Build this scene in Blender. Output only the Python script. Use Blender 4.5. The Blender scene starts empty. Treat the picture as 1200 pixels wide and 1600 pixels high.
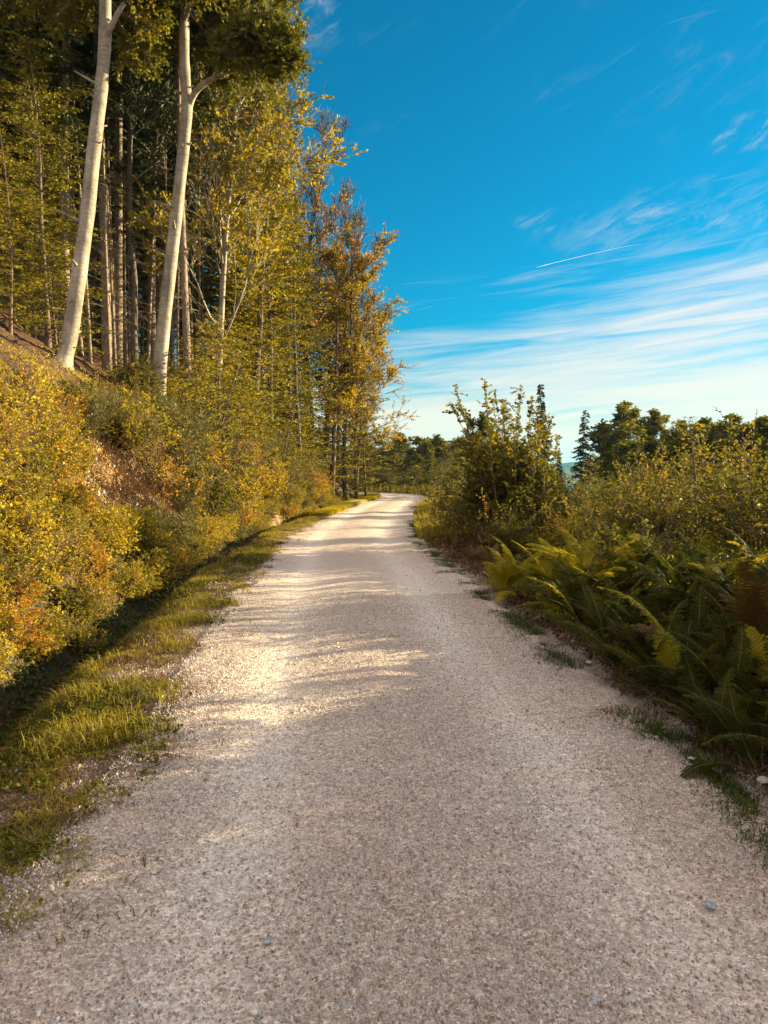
import bpy, math, random
import numpy as np
from math import radians as R, sin, cos, pi
S = bpy.context.scene
C = S.collection
# ------------------------------------------------------------------ camera
F = 1155.0                      # focal length in pixels of the 1200 px wide photograph
PITCH = math.atan(60 / F)
EYE = np.array([0.0, 0.0, 1.65])
cd = bpy.data.cameras.new('camera'); cam = bpy.data.objects.new('camera', cd); C.objects.link(cam)
cam.location = EYE; cam.rotation_euler = (pi / 2 - PITCH, 0, 0)
cd.sensor_fit = 'HORIZONTAL'; cd.sensor_width = 36; cd.lens = 36 * F / 1200
cd.clip_start = .05; cd.clip_end = 30000
S.camera = cam
# ------------------------------------------------------------------ render
S.render.engine = 'CYCLES'
S.cycles.max_bounces = 6; S.cycles.diffuse_bounces = 2; S.cycles.glossy_bounces = 2
S.cycles.transmission_bounces = 4; S.cycles.volume_bounces = 0; S.cycles.caustics_reflective = False
S.cycles.use_adaptive_sampling = False; S.cycles.use_denoising = True; S.cycles.denoising_prefilter = 'ACCURATE'; S.cycles.denoising_input_passes = 'RGB_ALBEDO_NORMAL'; S.cycles.sample_clamp_indirect = 4
S.view_settings.view_transform = 'Standard'; S.view_settings.look = 'None'
S.view_settings.gamma = 1; S.view_settings.exposure = 2.03
# ------------------------------------------------------------------ sun and sky
SUN_AZ, SUN_EL = 66, 12.8         # degrees clockwise from the view direction, and above the horizon
sd = np.array([sin(R(SUN_AZ)) * cos(R(SUN_EL)), cos(R(SUN_AZ)) * cos(R(SUN_EL)), sin(R(SUN_EL))])
ld = bpy.data.lights.new('sun', 'SUN'); ld.energy = 5.0; ld.angle = R(.5); ld.color = (1, .82, .46)
lo = bpy.data.objects.new('sun', ld); C.objects.link(lo)
from mathutils import Vector
lo.rotation_euler = Vector(sd).to_track_quat('Z', 'Y').to_euler()

class NT:
    def __init__(s, nt):
        s.nt = nt; nt.nodes.clear()
    def n(s, t, **kw):
        nd = s.nt.nodes.new(t)
        for k, v in kw.items():
            if hasattr(nd, k): setattr(nd, k, v)
        return nd
    def put(s, sock, v):
        if isinstance(v, bpy.types.NodeSocket): s.nt.links.new(v, sock)
        elif v is not None:
            try: sock.default_value = v
            except Exception: sock.default_value = (v[0], v[1], v[2], 1) if len(v) == 3 else v
    def m(s, op, a, b=None, c=None, clamp=False):
        nd = s.n('ShaderNodeMath', operation=op, use_clamp=clamp)
        s.put(nd.inputs[0], a)
        if b is not None: s.put(nd.inputs[1], b)
        if c is not None: s.put(nd.inputs[2], c)
        return nd.outputs[0]
    def mix(s, f, a, b, blend='MIX'):
        nd = s.n('ShaderNodeMix', data_type='RGBA', blend_type=blend)
        s.put(nd.inputs[0], f); s.put(nd.inputs[6], a); s.put(nd.inputs[7], b)
        return nd.outputs[2]
    def noise(s, vec, scale, detail=4, rough=.55, dist=0, col=False):
        nd = s.n('ShaderNodeTexNoise'); s.put(nd.inputs['Vector'], vec)
        nd.inputs['Scale'].default_value = scale; nd.inputs['Detail'].default_value = detail
        nd.inputs['Roughness'].default_value = rough; nd.inputs['Distortion'].default_value = dist
        return nd.outputs[1 if col else 0]
    def vor(s, vec, scale, out=0, feat='F1', rnd=1):
        nd = s.n('ShaderNodeTexVoronoi', feature=feat); s.put(nd.inputs['Vector'], vec)
        nd.inputs['Scale'].default_value = scale; nd.inputs['Randomness'].default_value = rnd
        return nd.outputs[out]
    def ramp(s, f, stops, interp='LINEAR'):
        nd = s.n('ShaderNodeValToRGB'); s.put(nd.inputs[0], f); cr = nd.color_ramp; cr.interpolation = interp
        while len(cr.elements) < len(stops): cr.elements.new(.5)
        for e, (p, c) in zip(cr.elements, stops):
            e.position = p; e.color = (c[0], c[1], c[2], 1) if not isinstance(c, (int, float)) else (c, c, c, 1)
        return nd.outputs[0]
    def rng(s, f, a, b, c=0, d=1, smooth=False):
        nd = s.n('ShaderNodeMapRange', interpolation_type='SMOOTHSTEP' if smooth else 'LINEAR')
        for i, v in enumerate((f, a, b, c, d)): s.put(nd.inputs[i], v)
        return nd.outputs[0]

W = bpy.data.worlds.new('World'); S.world = W; W.use_nodes = True
w = NT(W.node_tree)
tc = w.n('ShaderNodeTexCoord').outputs['Generated']
sky = w.n('ShaderNodeTexSky', sky_type='NISHITA'); sky.sun_disc = False
sky.sun_elevation = R(SUN_EL); sky.sun_rotation = R(SUN_AZ); sky.ozone_density = 2.0; sky.dust_density = .4; sky.air_density = 1.0
sep = w.n('ShaderNodeSeparateXYZ'); w.put(sep.inputs[0], tc)
X, Y, Z = sep.outputs
az = w.m('ARCTAN2', X, Y); el = w.m('ARCSINE', Z)
graded = w.mix(1.0, sky.outputs[0], (.0, .53, .71), 'MULTIPLY')
hs = w.n('ShaderNodeHueSaturation'); hs.inputs['Saturation'].default_value = 1.05; hs.inputs['Value'].default_value = 1.0
w.put(hs.inputs['Color'], graded)
def wcoord(sx, sy, tilt, off=0):
    cx = w.n('ShaderNodeCombineXYZ')
    w.put(cx.inputs[0], w.m('MULTIPLY', az, sx)); w.put(cx.inputs[1], w.m('ADD', w.m('MULTIPLY', el, sy), w.m('MULTIPLY', az, tilt))); w.put(cx.inputs[2], off)
    return cx.outputs[0]
streak = w.noise(wcoord(3.6, 52, -4.5, 1.3), 1.0, 7, .62, .5)
broad = w.noise(wcoord(2.0, 9, -1.2, 7.7), 1.0, 4, .5, .3)
wisp = w.noise(wcoord(12, 34, -14, 3.1), 1.0, 9, .68, .8)
# cover: thick towards the horizon, more to the right, thin overhead in front
cover = w.m('ADD', w.rng(el, 0.0, .33, .74, .0), w.rng(az, -.1, .55, -.02, .17))
field = w.m('ADD', w.m('MULTIPLY', streak, .86), w.m('MULTIPLY', broad, .28))
c1 = w.rng(w.m('ADD', field, cover), .78, 1.30, 0, 1, True)
def spot(a0, e0, ra, re, k):
    dx = w.m('DIVIDE', w.m('SUBTRACT', az, a0), ra); dy = w.m('DIVIDE', w.m('SUBTRACT', el, e0), re)
    r2 = w.m('ADD', w.m('MULTIPLY', dx, dx), w.m('MULTIPLY', dy, dy))
    return w.m('MULTIPLY', w.m('SUBTRACT', 1, r2, clamp=True), k)
spots = w.m('ADD', w.m('ADD', spot(.215, .318, .05, .016, 1.0), spot(.46, .385, .08, .022, 1.0)), w.m('ADD', spot(-.11, .555, .06, .05, 1.0), spot(.40, .30, .22, .05, .55)))
spots = w.m('ADD', spots, spot(.34, .318, .035, .02, .8))
c2 = w.m('MULTIPLY', w.rng(wisp, .42, .72, 0, 1, True), spots, clamp=True)
# unseen bright cloud added behind and above the viewer as fill light
fill_veil = w.m('MULTIPLY', w.rng(Y, .25, -.45, 0, .85, True), w.rng(broad, .2, .6, .6, 1))
fill_veil = w.m('MAXIMUM', fill_veil, w.rng(Z, .66, .95, 0, .8, True))
c2 = w.m('ADD', c2, w.m('MULTIPLY', w.rng(wisp, .5, .8, 0, .22, True), w.rng(broad, .45, .65)))
c3 = w.m('MAXIMUM', w.m('MAXIMUM', w.m('MULTIPLY', c1, .86), w.m('MULTIPLY', c2, .46)), fill_veil, clamp=True)
horizon = w.rng(el, .01, .24, 1, 0, True)
ccol = w.mix(horizon, (4.4, 4.0, 3.7), (4.9, 4.3, 3.4)); ccol = w.mix(w.rng(Y, .2, -.3), ccol, (8.2, 7.0, 6.2))  # cloud behind the viewer made brighter for the added fill
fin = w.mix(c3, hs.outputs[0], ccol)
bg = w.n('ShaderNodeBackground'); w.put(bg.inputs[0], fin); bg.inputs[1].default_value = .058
wo = w.n('ShaderNodeOutputWorld'); w.nt.links.new(bg.outputs[0], wo.inputs[0])

# ------------------------------------------------------------------ helpers
rs = np.random.default_rng(7); random.seed(7)
def ray(u, v):
    r = np.array([(u - 600) / F, cos(PITCH), -sin(PITCH)]) + (800 - v) / F * np.array([0, sin(PITCH), cos(PITCH)])
    return r
def at(u, v, d):                 # the point at forward distance d seen at pixel (u, v)
    r = ray(u, v); return EYE + r * (d / r[1])
def pix(p):
    q = np.asarray(p, float) - EYE
    dep = q[1] * cos(PITCH) - q[2] * sin(PITCH); up = q[1] * sin(PITCH) + q[2] * cos(PITCH)
    return 600 + F * q[0] / dep, 800 - F * up / dep
def _h(i, j, s):
    n = (i.astype(np.int64) * 374761393 + j.astype(np.int64) * 668265263 + s * 1442695041) & 0xffffffff
    n = ((n ^ (n >> 13)) * 1274126177) & 0xffffffff
    return ((n ^ (n >> 16)) & 0xffffff) / float(0xffffff)
def vn(x, y, s=0):
    x = np.asarray(x, float); y = np.asarray(y, float)
    i = np.floor(x); j = np.floor(y); fx = x - i; fy = y - j
    fx = fx * fx * (3 - 2 * fx); fy = fy * fy * (3 - 2 * fy)
    a = _h(i, j, s); b = _h(i + 1, j, s); c = _h(i, j + 1, s); d = _h(i + 1, j + 1, s)
    return (a + (b - a) * fx) * (1 - fy) + (c + (d - c) * fx) * fy
def fbm(x, y, s=0, o=4):
    t = 0; a = .5; f = 1
    for k in range(o): t = t + a * vn(x * f, y * f, s + k * 17); a *= .5; f *= 2.03
    return t / (1 - .5 ** o)
def sm(x, a, b):
    t = np.clip((x - a) / (b - a), 0, 1); return t * t * (3 - 2 * t)
def tag(o, label=None, cat=None, group=None, kind=None):
    if label: o['label'] = label
    if cat: o['category'] = cat
    if group: o['group'] = group
    if kind: o['kind'] = kind
    return o
def mesh(name, V, Q, mat=None, smooth=False, attr=None):
    V = np.asarray(V, np.float32); Q = np.asarray(Q, np.int32); k = Q.shape[1]
    me = bpy.data.meshes.new(name); me.vertices.add(len(V)); me.vertices.foreach_set('co', V.ravel())
    me.loops.add(Q.size); me.loops.foreach_set('vertex_index', Q.ravel())
    me.polygons.add(len(Q)); me.polygons.foreach_set('loop_start', np.arange(0, Q.size, k, dtype=np.int32))
    me.update(calc_edges=True)
    if smooth: me.polygons.foreach_set('use_smooth', np.ones(len(Q), bool))
    if mat: me.materials.append(mat)
    if attr:
        for an, av in attr.items():
            a = me.color_attributes.new(an, 'FLOAT_COLOR', 'POINT')
            c = np.ones((len(V), 4), np.float32); c[:, :3] = av; a.data.foreach_set('color', c.ravel())
    return me
def link(name, me, parent=None, loc=(0, 0, 0)):
    o = bpy.data.objects.new(name, me); C.objects.link(o); o.location = loc
    if parent: o.parent = parent
    return o
class MB:                       # collects quads
    def __init__(s): s.v = []; s.q = []; s.n = 0
    def add(s, V, Q):
        if len(V) == 0: return
        s.v.append(np.asarray(V, np.float32)); s.q.append(np.asarray(Q) + s.n); s.n += len(V)
    def mesh(s, name, mat, smooth=False):
        return mesh(name, np.concatenate(s.v), np.concatenate(s.q), mat, smooth)
def nrm(v): return v / np.maximum(np.linalg.norm(v, axis=-1, keepdims=True), 1e-9)
def tube(mb, P, r, k=8, rough=0, cap=True):
    P = np.asarray(P, float); r = np.asarray(r, float); n = len(P)
    T = nrm(np.gradient(P, axis=0)); ref = np.array([.123, 1, .05]); ref /= np.linalg.norm(ref)
    if abs(T.mean(0)[1]) > .8: ref = np.array([1., .1, .1])
    A = nrm(np.cross(T, ref)); B = np.cross(T, A)
    a = np.arange(k) * 2 * pi / k
    rr = r[:, None] * np.ones((1, k))
    if rough: rr = rr * (1 + rough * (vn(np.arange(n)[:, None] * .8 + 5 * P[0, 0], np.arange(k)[None, :] * 1.0, 3) - .5) * 2)
    V = P[:, None] + rr[..., None] * (A[:, None] * np.cos(a)[None, :, None] + B[:, None] * np.sin(a)[None, :, None])
    i = np.arange(n - 1)[:, None] * k; j = np.arange(k)[None]; j2 = (j + 1) % k
    Q = np.stack([i + j, i + j2, i + k + j2, i + k + j], -1).reshape(-1, 4)
    V = V.reshape(-1, 3)
    if cap:
        V = np.concatenate([V, P[-1:] + T[-1:] * r[-1]]); b = (n - 1) * k; jj = np.arange(0, k, 2)
        Q = np.concatenate([Q, np.stack([b + jj, b + (jj + 1) % k, b + (jj + 2) % k, np.full(len(jj), n * k)], -1)])
    mb.add(V, Q)
def prisms(mb, P0, P1, r0, r1):   # thin three-sided twigs
    P0 = np.asarray(P0, float); P1 = np.asarray(P1, float); m = len(P0)
    if m == 0: return
    T = nrm(P1 - P0); A = nrm(np.cross(T, np.array([.3, .2, 1.]))); B = np.cross(T, A)
    V = np.zeros((m, 6, 3)); r0 = np.broadcast_to(r0, m)[:, None]; r1 = np.broadcast_to(r1, m)[:, None]
    for i, a in enumerate((0, 2.094, 4.189)):
        V[:, i] = P0 + r0 * (A * cos(a) + B * sin(a)); V[:, i + 3] = P1 + r1 * (A * cos(a) + B * sin(a))
    b = (np.arange(m) * 6)[:, None, None]
    Q = (b + np.array([[0, 1, 4, 3], [1, 2, 5, 4], [2, 0, 3, 5]])[None]).reshape(-1, 4)
    mb.add(V.reshape(-1, 3), Q)
def leaves(mb, P, D, N, L, Wd, fold=.12, six=False):
    P = np.asarray(P, float); m = len(P)
    if m == 0: return
    D = nrm(D); Sd = nrm(np.cross(D, N)); N = np.cross(Sd, D)
    L = np.broadcast_to(L, m)[:, None]; Wd = np.broadcast_to(Wd, m)[:, None]
    if not six:
        V = np.stack([P, P + D * L * .45 + Sd * Wd * .5 + N * L * fold, P + D * L, P + D * L * .45 - Sd * Wd * .5 + N * L * fold], 1)
        Q = np.arange(m * 4).reshape(-1, 4)
    else:
        V = np.stack([P, P + D * L * .28 + Sd * Wd * .46 + N * L * fold, P + D * L * .66 + Sd * Wd * .42 + N * L * fold, P + D * L - N * L * .08,
                      P + D * L * .66 - Sd * Wd * .42 + N * L * fold, P + D * L * .28 - Sd * Wd * .46 + N * L * fold], 1)
        b = (np.arange(m) * 6)[:, None, None]
        Q = (b + np.array([[0, 1, 2, 3], [0, 3, 4, 5]])[None]).reshape(-1, 4)
    mb.add(V.reshape(-1, 3), Q)
def twig_leaves(mb, P0, D, L, rng, gap, ll, lw, spread=.9, up=1.0, jit=.45, six=False, hang=0, start=.12):
    """leaves set alternately along straight twigs"""
    P0 = np.asarray(P0, float); D = nrm(np.asarray(D, float)); L = np.asarray(L, float)
    if len(P0) == 0: return
    cnt = np.maximum(2, (L * (1 - start) / gap).astype(int)); idx = np.repeat(np.arange(len(P0)), cnt)
    k = np.arange(len(idx)) - np.repeat(np.cumsum(cnt) - cnt, cnt)
    t = start + (1 - start) * (k + rng.random(len(idx))) / cnt[idx]
    d = D[idx]; P = P0[idx] + d * (L[idx] * t)[:, None]
    side = nrm(np.cross(d, np.array([0, 0, 1.]))) * np.where(k % 2, 1, -1)[:, None]
    ld = nrm(d * .75 + side * spread + rng.normal(0, .25, d.shape) - np.array([0, 0, hang]))
    N = nrm(np.array([0, 0, up]) + rng.normal(0, jit, d.shape))
    s = rng.uniform(.5, 1.28, len(idx))
    leaves(mb, P, ld, N, ll * s, lw * s, six=six)
def curve(p, d, length, n, rng, wob=.08, up=0.0):
    P = [np.array(p, float)]; d = nrm(np.array(d, float)); st = length / n
    for i in range(n):
        d = nrm(d + rng.normal(0, wob, 3) + np.array([0, 0, up])); P.append(P[-1] + d * st)
    return np.array(P)
def along(P, t):
    x = t * (len(P) - 1); i = min(int(x), len(P) - 2); f = x - i
    return P[i] * (1 - f) + P[i + 1] * f, nrm(P[i + 1] - P[i])

# ------------------------------------------------------------------ materials
def new_mat(name):
    m = bpy.data.materials.new(name); m.use_nodes = True; return m, NT(m.node_tree)
def leaf_mat(name, stops, trans=.35, rough=.6, spec=.18, patch=.5, pscale=.9):
    m, t = new_mat(name)
    geo = t.n('ShaderNodeNewGeometry'); oi = t.n('ShaderNodeObjectInfo'); tco = t.n('ShaderNodeTexCoord')
    nz = t.noise(tco.outputs['Object'], pscale, 3, .6)
    f = t.m('ADD', t.m('MULTIPLY', geo.outputs['Random Per Island'], .42), t.m('ADD', t.m('MULTIPLY', t.rng(nz, .3, .7), patch), t.m('MULTIPLY', oi.outputs['Random'], .58 - patch * .5)))
    col = t.ramp(t.m('MULTIPLY', f, .78), stops)
    p = t.n('ShaderNodeBsdfPrincipled'); t.put(p.inputs['Base Color'], col); p.inputs['Roughness'].default_value = rough
    p.inputs['Specular IOR Level'].default_value = spec
    tr = t.n('ShaderNodeBsdfTranslucent'); t.put(tr.inputs[0], t.mix(1, col, (1.35, 1.2, .55), 'MULTIPLY'))
    mx = t.n('ShaderNodeMixShader'); mx.inputs[0].default_value = trans
    t.nt.links.new(p.outputs[0], mx.inputs[1]); t.nt.links.new(tr.outputs[0], mx.inputs[2])
    o = t.n('ShaderNodeOutputMaterial'); t.nt.links.new(mx.outputs[0], o.inputs[0])
    return m
def solid(name, colfn, rough=.85, spec=.25, bump=None):
    m, t = new_mat(name); tco = t.n('ShaderNodeTexCoord').outputs['Object']
    p = t.n('ShaderNodeBsdfPrincipled'); t.put(p.inputs['Base Color'], colfn(t, tco)); p.inputs['Roughness'].default_value = rough
    p.inputs['Specular IOR Level'].default_value = spec
    if bump:
        b = t.n('ShaderNodeBump'); h, st, ds = bump(t, tco); t.put(b.inputs['Height'], h); b.inputs['Strength'].default_value = st; b.inputs['Distance'].default_value = ds
        t.nt.links.new(b.outputs[0], p.inputs['Normal'])
    o = t.n('ShaderNodeOutputMaterial'); t.nt.links.new(p.outputs[0], o.inputs[0])
    return m
def stretch(t, v, s):
    mp = t.n('ShaderNodeMapping'); t.put(mp.inputs[0], v); mp.inputs['Scale'].default_value = s; return mp.outputs[0]
G = (.055, .075, .010); OL = (.115, .115, .011); YG = (.23, .20, .015); YE = (.40, .31, .022); ORG = (.42, .19, .022); RD = (.26, .07, .02); DK = (.014, .022, .006); BR = (.16, .075, .028)
M = {}
M['beech'] = leaf_mat('beech_leaves', [(0, (.03, .042, .007)), (.30, OL), (.5, YG), (.76, YE), (1, ORG)], patch=.34)
M['beech_dark'] = leaf_mat('shaded_beech_leaves', [(0, DK), (.6, G), (1, OL)], .2)  # darkened beech leaves: shade of inner wood and ditch put into the colour
M['canopy'] = leaf_mat('canopy_leaves', [(0, G), (.4, OL), (.8, YG), (1, ORG)], .35)
M['autumn'] = leaf_mat('autumn_leaves', [(0, OL), (.34, YG), (.60, YE), (.85, ORG), (1, RD)], .38)
M['orange'] = leaf_mat('orange_leaves', [(0, YE), (.5, ORG), (1, RD)], .4)
M['needle'] = leaf_mat('spruce_needles', [(0, (.014, .022, .007)), (.5, (.032, .044, .011)), (1, (.075, .078, .016))], .1, .6)
M['bramble'] = leaf_mat('bramble_leaves', [(0, OL), (.3, YG), (.6, YE), (.84, (.50, .38, .03)), (1, ORG)], .38)
M['rust'] = leaf_mat('rusty_leaves', [(0, YG), (.4, YE), (.7, ORG), (1, RD)], .35)
M['willow'] = leaf_mat('grey_green_leaves', [(0, (.07, .075, .02)), (.5, (.13, .13, .035)), (1, (.24, .2, .05))], .25, .6, .2)
M['hazel'] = leaf_mat('hazel_leaves', [(0, (.026, .036, .007)), (.45, (.085, .09, .012)), (.8, (.21, .18, .02)), (1, YE)], .42, .6, .12)
M['fern'] = leaf_mat('fern_green', [(0, (.016, .024, .004)), (.5, (.045, .056, .007)), (1, (.13, .13, .016))], .45, .65, .08)
M['fern_yellow'] = leaf_mat('fern_yellow', [(0, (.22, .24, .016)), (.6, (.42, .36, .02)), (1, (.55, .33, .03))], .6, .6, .1)
M['fern_brown'] = leaf_mat('fern_brown', [(0, (.06, .036, .015)), (.5, (.14, .08, .025)), (1, (.26, .16, .04))], .35)
M['grass'] = leaf_mat('grass_blades', [(0, (.07, .08, .014)), (.35, (.17, .15, .02)), (.7, (.34, .27, .03)), (1, (.42, .30, .09))], .4, .6, .2, .5, .9)
M['tuft'] = leaf_mat('dark_grass_blades', [(0, (.03, .05, .008)), (.6, (.08, .11, .015)), (1, (.25, .2, .05))], .35)
M['dead'] = leaf_mat('dead_leaves', [(0, (.06, .032, .015)), (.5, (.135, .07, .03)), (1, (.30, .19, .09))], .15, .8, .15)
def beech_bark(t, v):
    a = t.noise(stretch(t, v, (2, 2, .6)), 1.6, 5, .6); b = t.noise(stretch(t, v, (3, 3, 22)), 1, 3, .5)
    c = t.ramp(t.m('ADD', t.m('MULTIPLY', a, .7), t.m('MULTIPLY', b, .3)), [(.32, (.11, .09, .065)), (.46, (.24, .21, .165)), (.58, (.34, .305, .25)), (.72, (.46, .42, .36))])
    c = t.mix(.8, c, t.mix(1, c, t.ramp(t.noise(stretch(t, v, (1.6, 1.6, .8)), 1.3, 5, .7), [(.36, (.50, .50, .40)), (.5, (.95, .93, .88)), (.64, (1.15, 1.12, 1.1))]), 'MULTIPLY'))
    return t.mix(t.rng(t.noise(stretch(t, v, (5, 5, 12)), 1.2, 5, .75), .57, .66), c, (.10, .08, .06))
M['beech_bark'] = solid('beech_bark', beech_bark, .75, .3, lambda t, v: (t.noise(stretch(t, v, (6, 6, 16)), 1.5, 5, .6), .5, .03))
def spruce_bark(t, v):
    return t.ramp(t.m('ADD', t.m('MULTIPLY', t.noise(stretch(t, v, (9, 9, 4)), 1.6, 6, .7), .75), t.m('MULTIPLY', t.noise(v, .7, 2), .25)), [(.32, (.07, .05, .035)), (.5, (.24, .18, .13)), (.68, (.42, .34, .27))])
M['spruce_bark'] = solid('spruce_bark', spruce_bark, .9, .2, lambda t, v: (t.noise(stretch(t, v, (10, 10, 4)), 2, 5, .7), .9, .05))
M['twig'] = solid('twig_bark', lambda t, v: t.ramp(t.noise(v, 3, 3), [(.3, (.07, .045, .03)), (.7, (.19, .13, .09))]), .85)
M['dark_bark'] = solid('dark_bark', lambda t, v: t.ramp(t.noise(v, 4, 4), [(.3, (.05, .038, .028)), (.7, (.15, .12, .09))]), .9)
M['deadwood'] = solid('deadwood', lambda t, v: t.ramp(t.noise(stretch(t, v, (1, 1, 1)), 5, 5), [(.3, (.2, .15, .11)), (.7, (.5, .43, .36))]), .8)
M['stalk'] = solid('fern_stalk', lambda t, v: t.ramp(t.noise(v, 5, 2), [(.3, (.12, .10, .02)), (.7, (.28, .2, .06))]), .6)

# ------------------------------------------------------------------ terrain
ctl = np.array([(.9, -40), (.55, -14), (.33, -2), (.2, 1.5), (.09, 4.2), (-.2, 7.3), (-.5, 11.9), (-.83, 17.3), (-.74, 23.8), (-.36, 31.8), (.35, 40), (1.1, 47.6), (1.2, 53), (.2, 58.5), (-3, 63), (-8.5, 66), (-17, 68.5), (-30, 70), (-60, 72)], float)
def catmull(p, m=7):
    o = []
    q = np.vstack([2 * p[0] - p[1], p, 2 * p[-1] - p[-2]])
    for i in range(1, len(q) - 2):
        for t in np.arange(m) / m:
            o.append(.5 * (2 * q[i] + (q[i + 1] - q[i - 1]) * t + (2 * q[i - 1] - 5 * q[i] + 4 * q[i + 1] - q[i + 2]) * t * t + (3 * q[i] - q[i - 1] - 3 * q[i + 1] + q[i + 2]) * t ** 3))
    o.append(p[-1]); return np.array(o)
CL = catmull(ctl)
def sdist(x, y):
    x = np.asarray(x, float); y = np.asarray(y, float)
    best = np.full(x.shape, 1e18); sg = np.ones(x.shape)
    for a, b in zip(CL[:-1], CL[1:]):
        dx, dy = b - a; l2 = dx * dx + dy * dy
        t = np.clip(((x - a[0]) * dx + (y - a[1]) * dy) / l2, 0, 1)
        px = x - a[0] - t * dx; py = y - a[1] - t * dy; d2 = px * px + py * py
        cr = dx * py - dy * px
        m = d2 < best; best = np.where(m, d2, best); sg = np.where(m, np.where(cr > 0, -1.0, 1.0), sg)
    return np.sqrt(best) * sg
SCAR = at(205, 722, 15.2)
def height(x, y, s=None):
    x = np.asarray(x, float); y = np.asarray(y, float)
    if s is None: s = sdist(x, y)
    d = -s
    wob = (fbm(x * .35, y * .35, 5, 3) - .5)
    ditch = -.44 * np.exp(-((d - 2.98 - wob * .5) / .40) ** 2) * sm(y, 60, 30)
    t = d - 3.35 - wob * .8
    bank = 1.22 * np.clip(t, 0, 2.9) + .56 * np.clip(t - 2.9, 0, 9) + .25 * np.clip(t - 11.9, 0, 40)
    bank = bank - .25 * np.exp(-((t - 2.9) / .7) ** 2)
    zl = ditch + bank + sm(t, 0, 1.5) * ((fbm(x * .9, y * .9, 9, 4) - .5) * .7)
    verge = .05 * sm(d, 1.6, 2.2) * (vn(x * 2.5, y * 2.5, 2) - .2)
    r = s
    zr = .10 * sm(r, 1.9, 2.6) + .12 * (fbm(x * .8, y * .8, 11, 3) - .3) * sm(r, 2, 3.5) - .05 * np.clip(r - 6, 0, 60) * sm(y, -20, 20)
    z = np.where(s < 0, zl + verge, zr)
    far = np.hypot(x - 20, y - 60)
    vall = sm(y + .3 * x, 120, 420) * 45
    return z - np.where(s > 0, vall, vall * .4)
def grid_axis(fine0, fine1, step, lo, hi, k=1.09):
    a = list(np.arange(fine0, fine1, step)); st = step
    while a[-1] < hi: st *= k; a.append(a[-1] + st)
    b = [fine0]; st = step
    while b[-1] > lo: st *= k; b.append(b[-1] - st)
    return np.array(b[:0:-1] + a)
gx = grid_axis(-9, 5, .06, -2500, 3500, 1.05); gy = grid_axis(1.2, 26, .075, -60, 6500, 1.03)
XX, YY = np.meshgrid(gx, gy); xs = XX.ravel(); ys = YY.ravel(); ss = sdist(xs, ys)
zz = height(xs, ys, ss)
near = sm(ys, 34, 10)
zz = zz - .09 * (sm(ss, -1.5, -1.25) * sm(ss, 1.6, 1.4))
zz = zz + near * .018 * (fbm(xs * 9, ys * 9, 21, 2) - .5) * sm(np.abs(ss), 1.5, 2.2)
# ground colour zones by cover; ditch shade painted in, darker under right hand plants
dl = -ss; n1 = fbm(xs * 1.3, ys * 1.3, 31, 4); n2 = fbm(xs * 4, ys * 4, 33, 3)
cg = np.zeros((len(xs), 3))
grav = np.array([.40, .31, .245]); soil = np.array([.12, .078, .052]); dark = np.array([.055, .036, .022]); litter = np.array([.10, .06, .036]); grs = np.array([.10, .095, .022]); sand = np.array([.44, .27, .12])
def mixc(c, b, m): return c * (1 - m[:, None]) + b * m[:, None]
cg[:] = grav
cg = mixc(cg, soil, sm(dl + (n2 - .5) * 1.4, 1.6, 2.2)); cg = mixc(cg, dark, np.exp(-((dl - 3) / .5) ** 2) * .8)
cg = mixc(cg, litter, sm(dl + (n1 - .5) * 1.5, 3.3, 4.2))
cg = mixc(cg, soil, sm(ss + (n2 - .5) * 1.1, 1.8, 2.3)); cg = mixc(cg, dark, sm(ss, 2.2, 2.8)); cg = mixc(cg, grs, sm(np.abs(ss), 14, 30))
sc_d = np.hypot((xs - SCAR[0]) / 1.5, (ys - SCAR[1]) / 2.0) + (n1 - .5) * .9
zz = zz + sm(sc_d, 1.2, .6) * sm(dl, 3.6, 4.2) * (.28 * (fbm(xs * 1.6, ys * 3.2, 35, 4) - .5) + .06 * (vn(xs * 9, ys * 9, 36) - .5))
sand = sand * (.55 + .9 * n2[:, None])
cg = mixc(cg, sand, sm(sc_d, 1.1, .65) * sm(dl, 3.5, 4.1))
sc2 = np.hypot((xs - at(470, 745, 29)[0]) / 1.2, (ys - 28) / 3.0) + (n1 - .5) * .9
cg = mixc(cg, sand * .9, sm(sc2, 1.1, .7))
ny, nx = XX.shape; ii = np.arange(ny - 1)[:, None] * nx + np.arange(nx - 1)[None]
QG = np.stack([ii, ii + 1, ii + nx + 1, ii + nx], -1).reshape(-1, 4)
def ground_mat():
    m, t = new_mat('ground_soil'); v = t.n('ShaderNodeTexCoord').outputs['Object']
    ca = t.n('ShaderNodeVertexColor'); ca.layer_name = 'zone'
    a = t.noise(v, 14, 6, .7); b = t.noise(v, 70, 4, .7)
    f = t.m('ADD', t.m('MULTIPLY', a, .6), t.m('MULTIPLY', b, .4))
    col = t.mix(1, ca.outputs[0], t.ramp(f, [(.3, .45), (.5, .95), (.7, 1.5)]), 'MULTIPLY')
    p = t.n('ShaderNodeBsdfPrincipled'); t.put(p.inputs['Base Color'], col); p.inputs['Roughness'].default_value = .95; p.inputs['Specular IOR Level'].default_value = .15
    bm = t.n('ShaderNodeBump'); t.put(bm.inputs['Height'], f); bm.inputs['Strength'].default_value = .8; bm.inputs['Distance'].default_value = .06
    t.nt.links.new(bm.outputs[0], p.inputs['Normal'])
    o = t.n('ShaderNodeOutputMaterial'); t.nt.links.new(p.outputs[0], o.inputs[0]); return m
M['ground'] = ground_mat()
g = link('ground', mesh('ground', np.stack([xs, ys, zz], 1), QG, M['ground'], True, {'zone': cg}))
tag(g, 'brown earth, ditch and wooded bank on both sides of the gravel road', 'ground', kind='structure')

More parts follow.
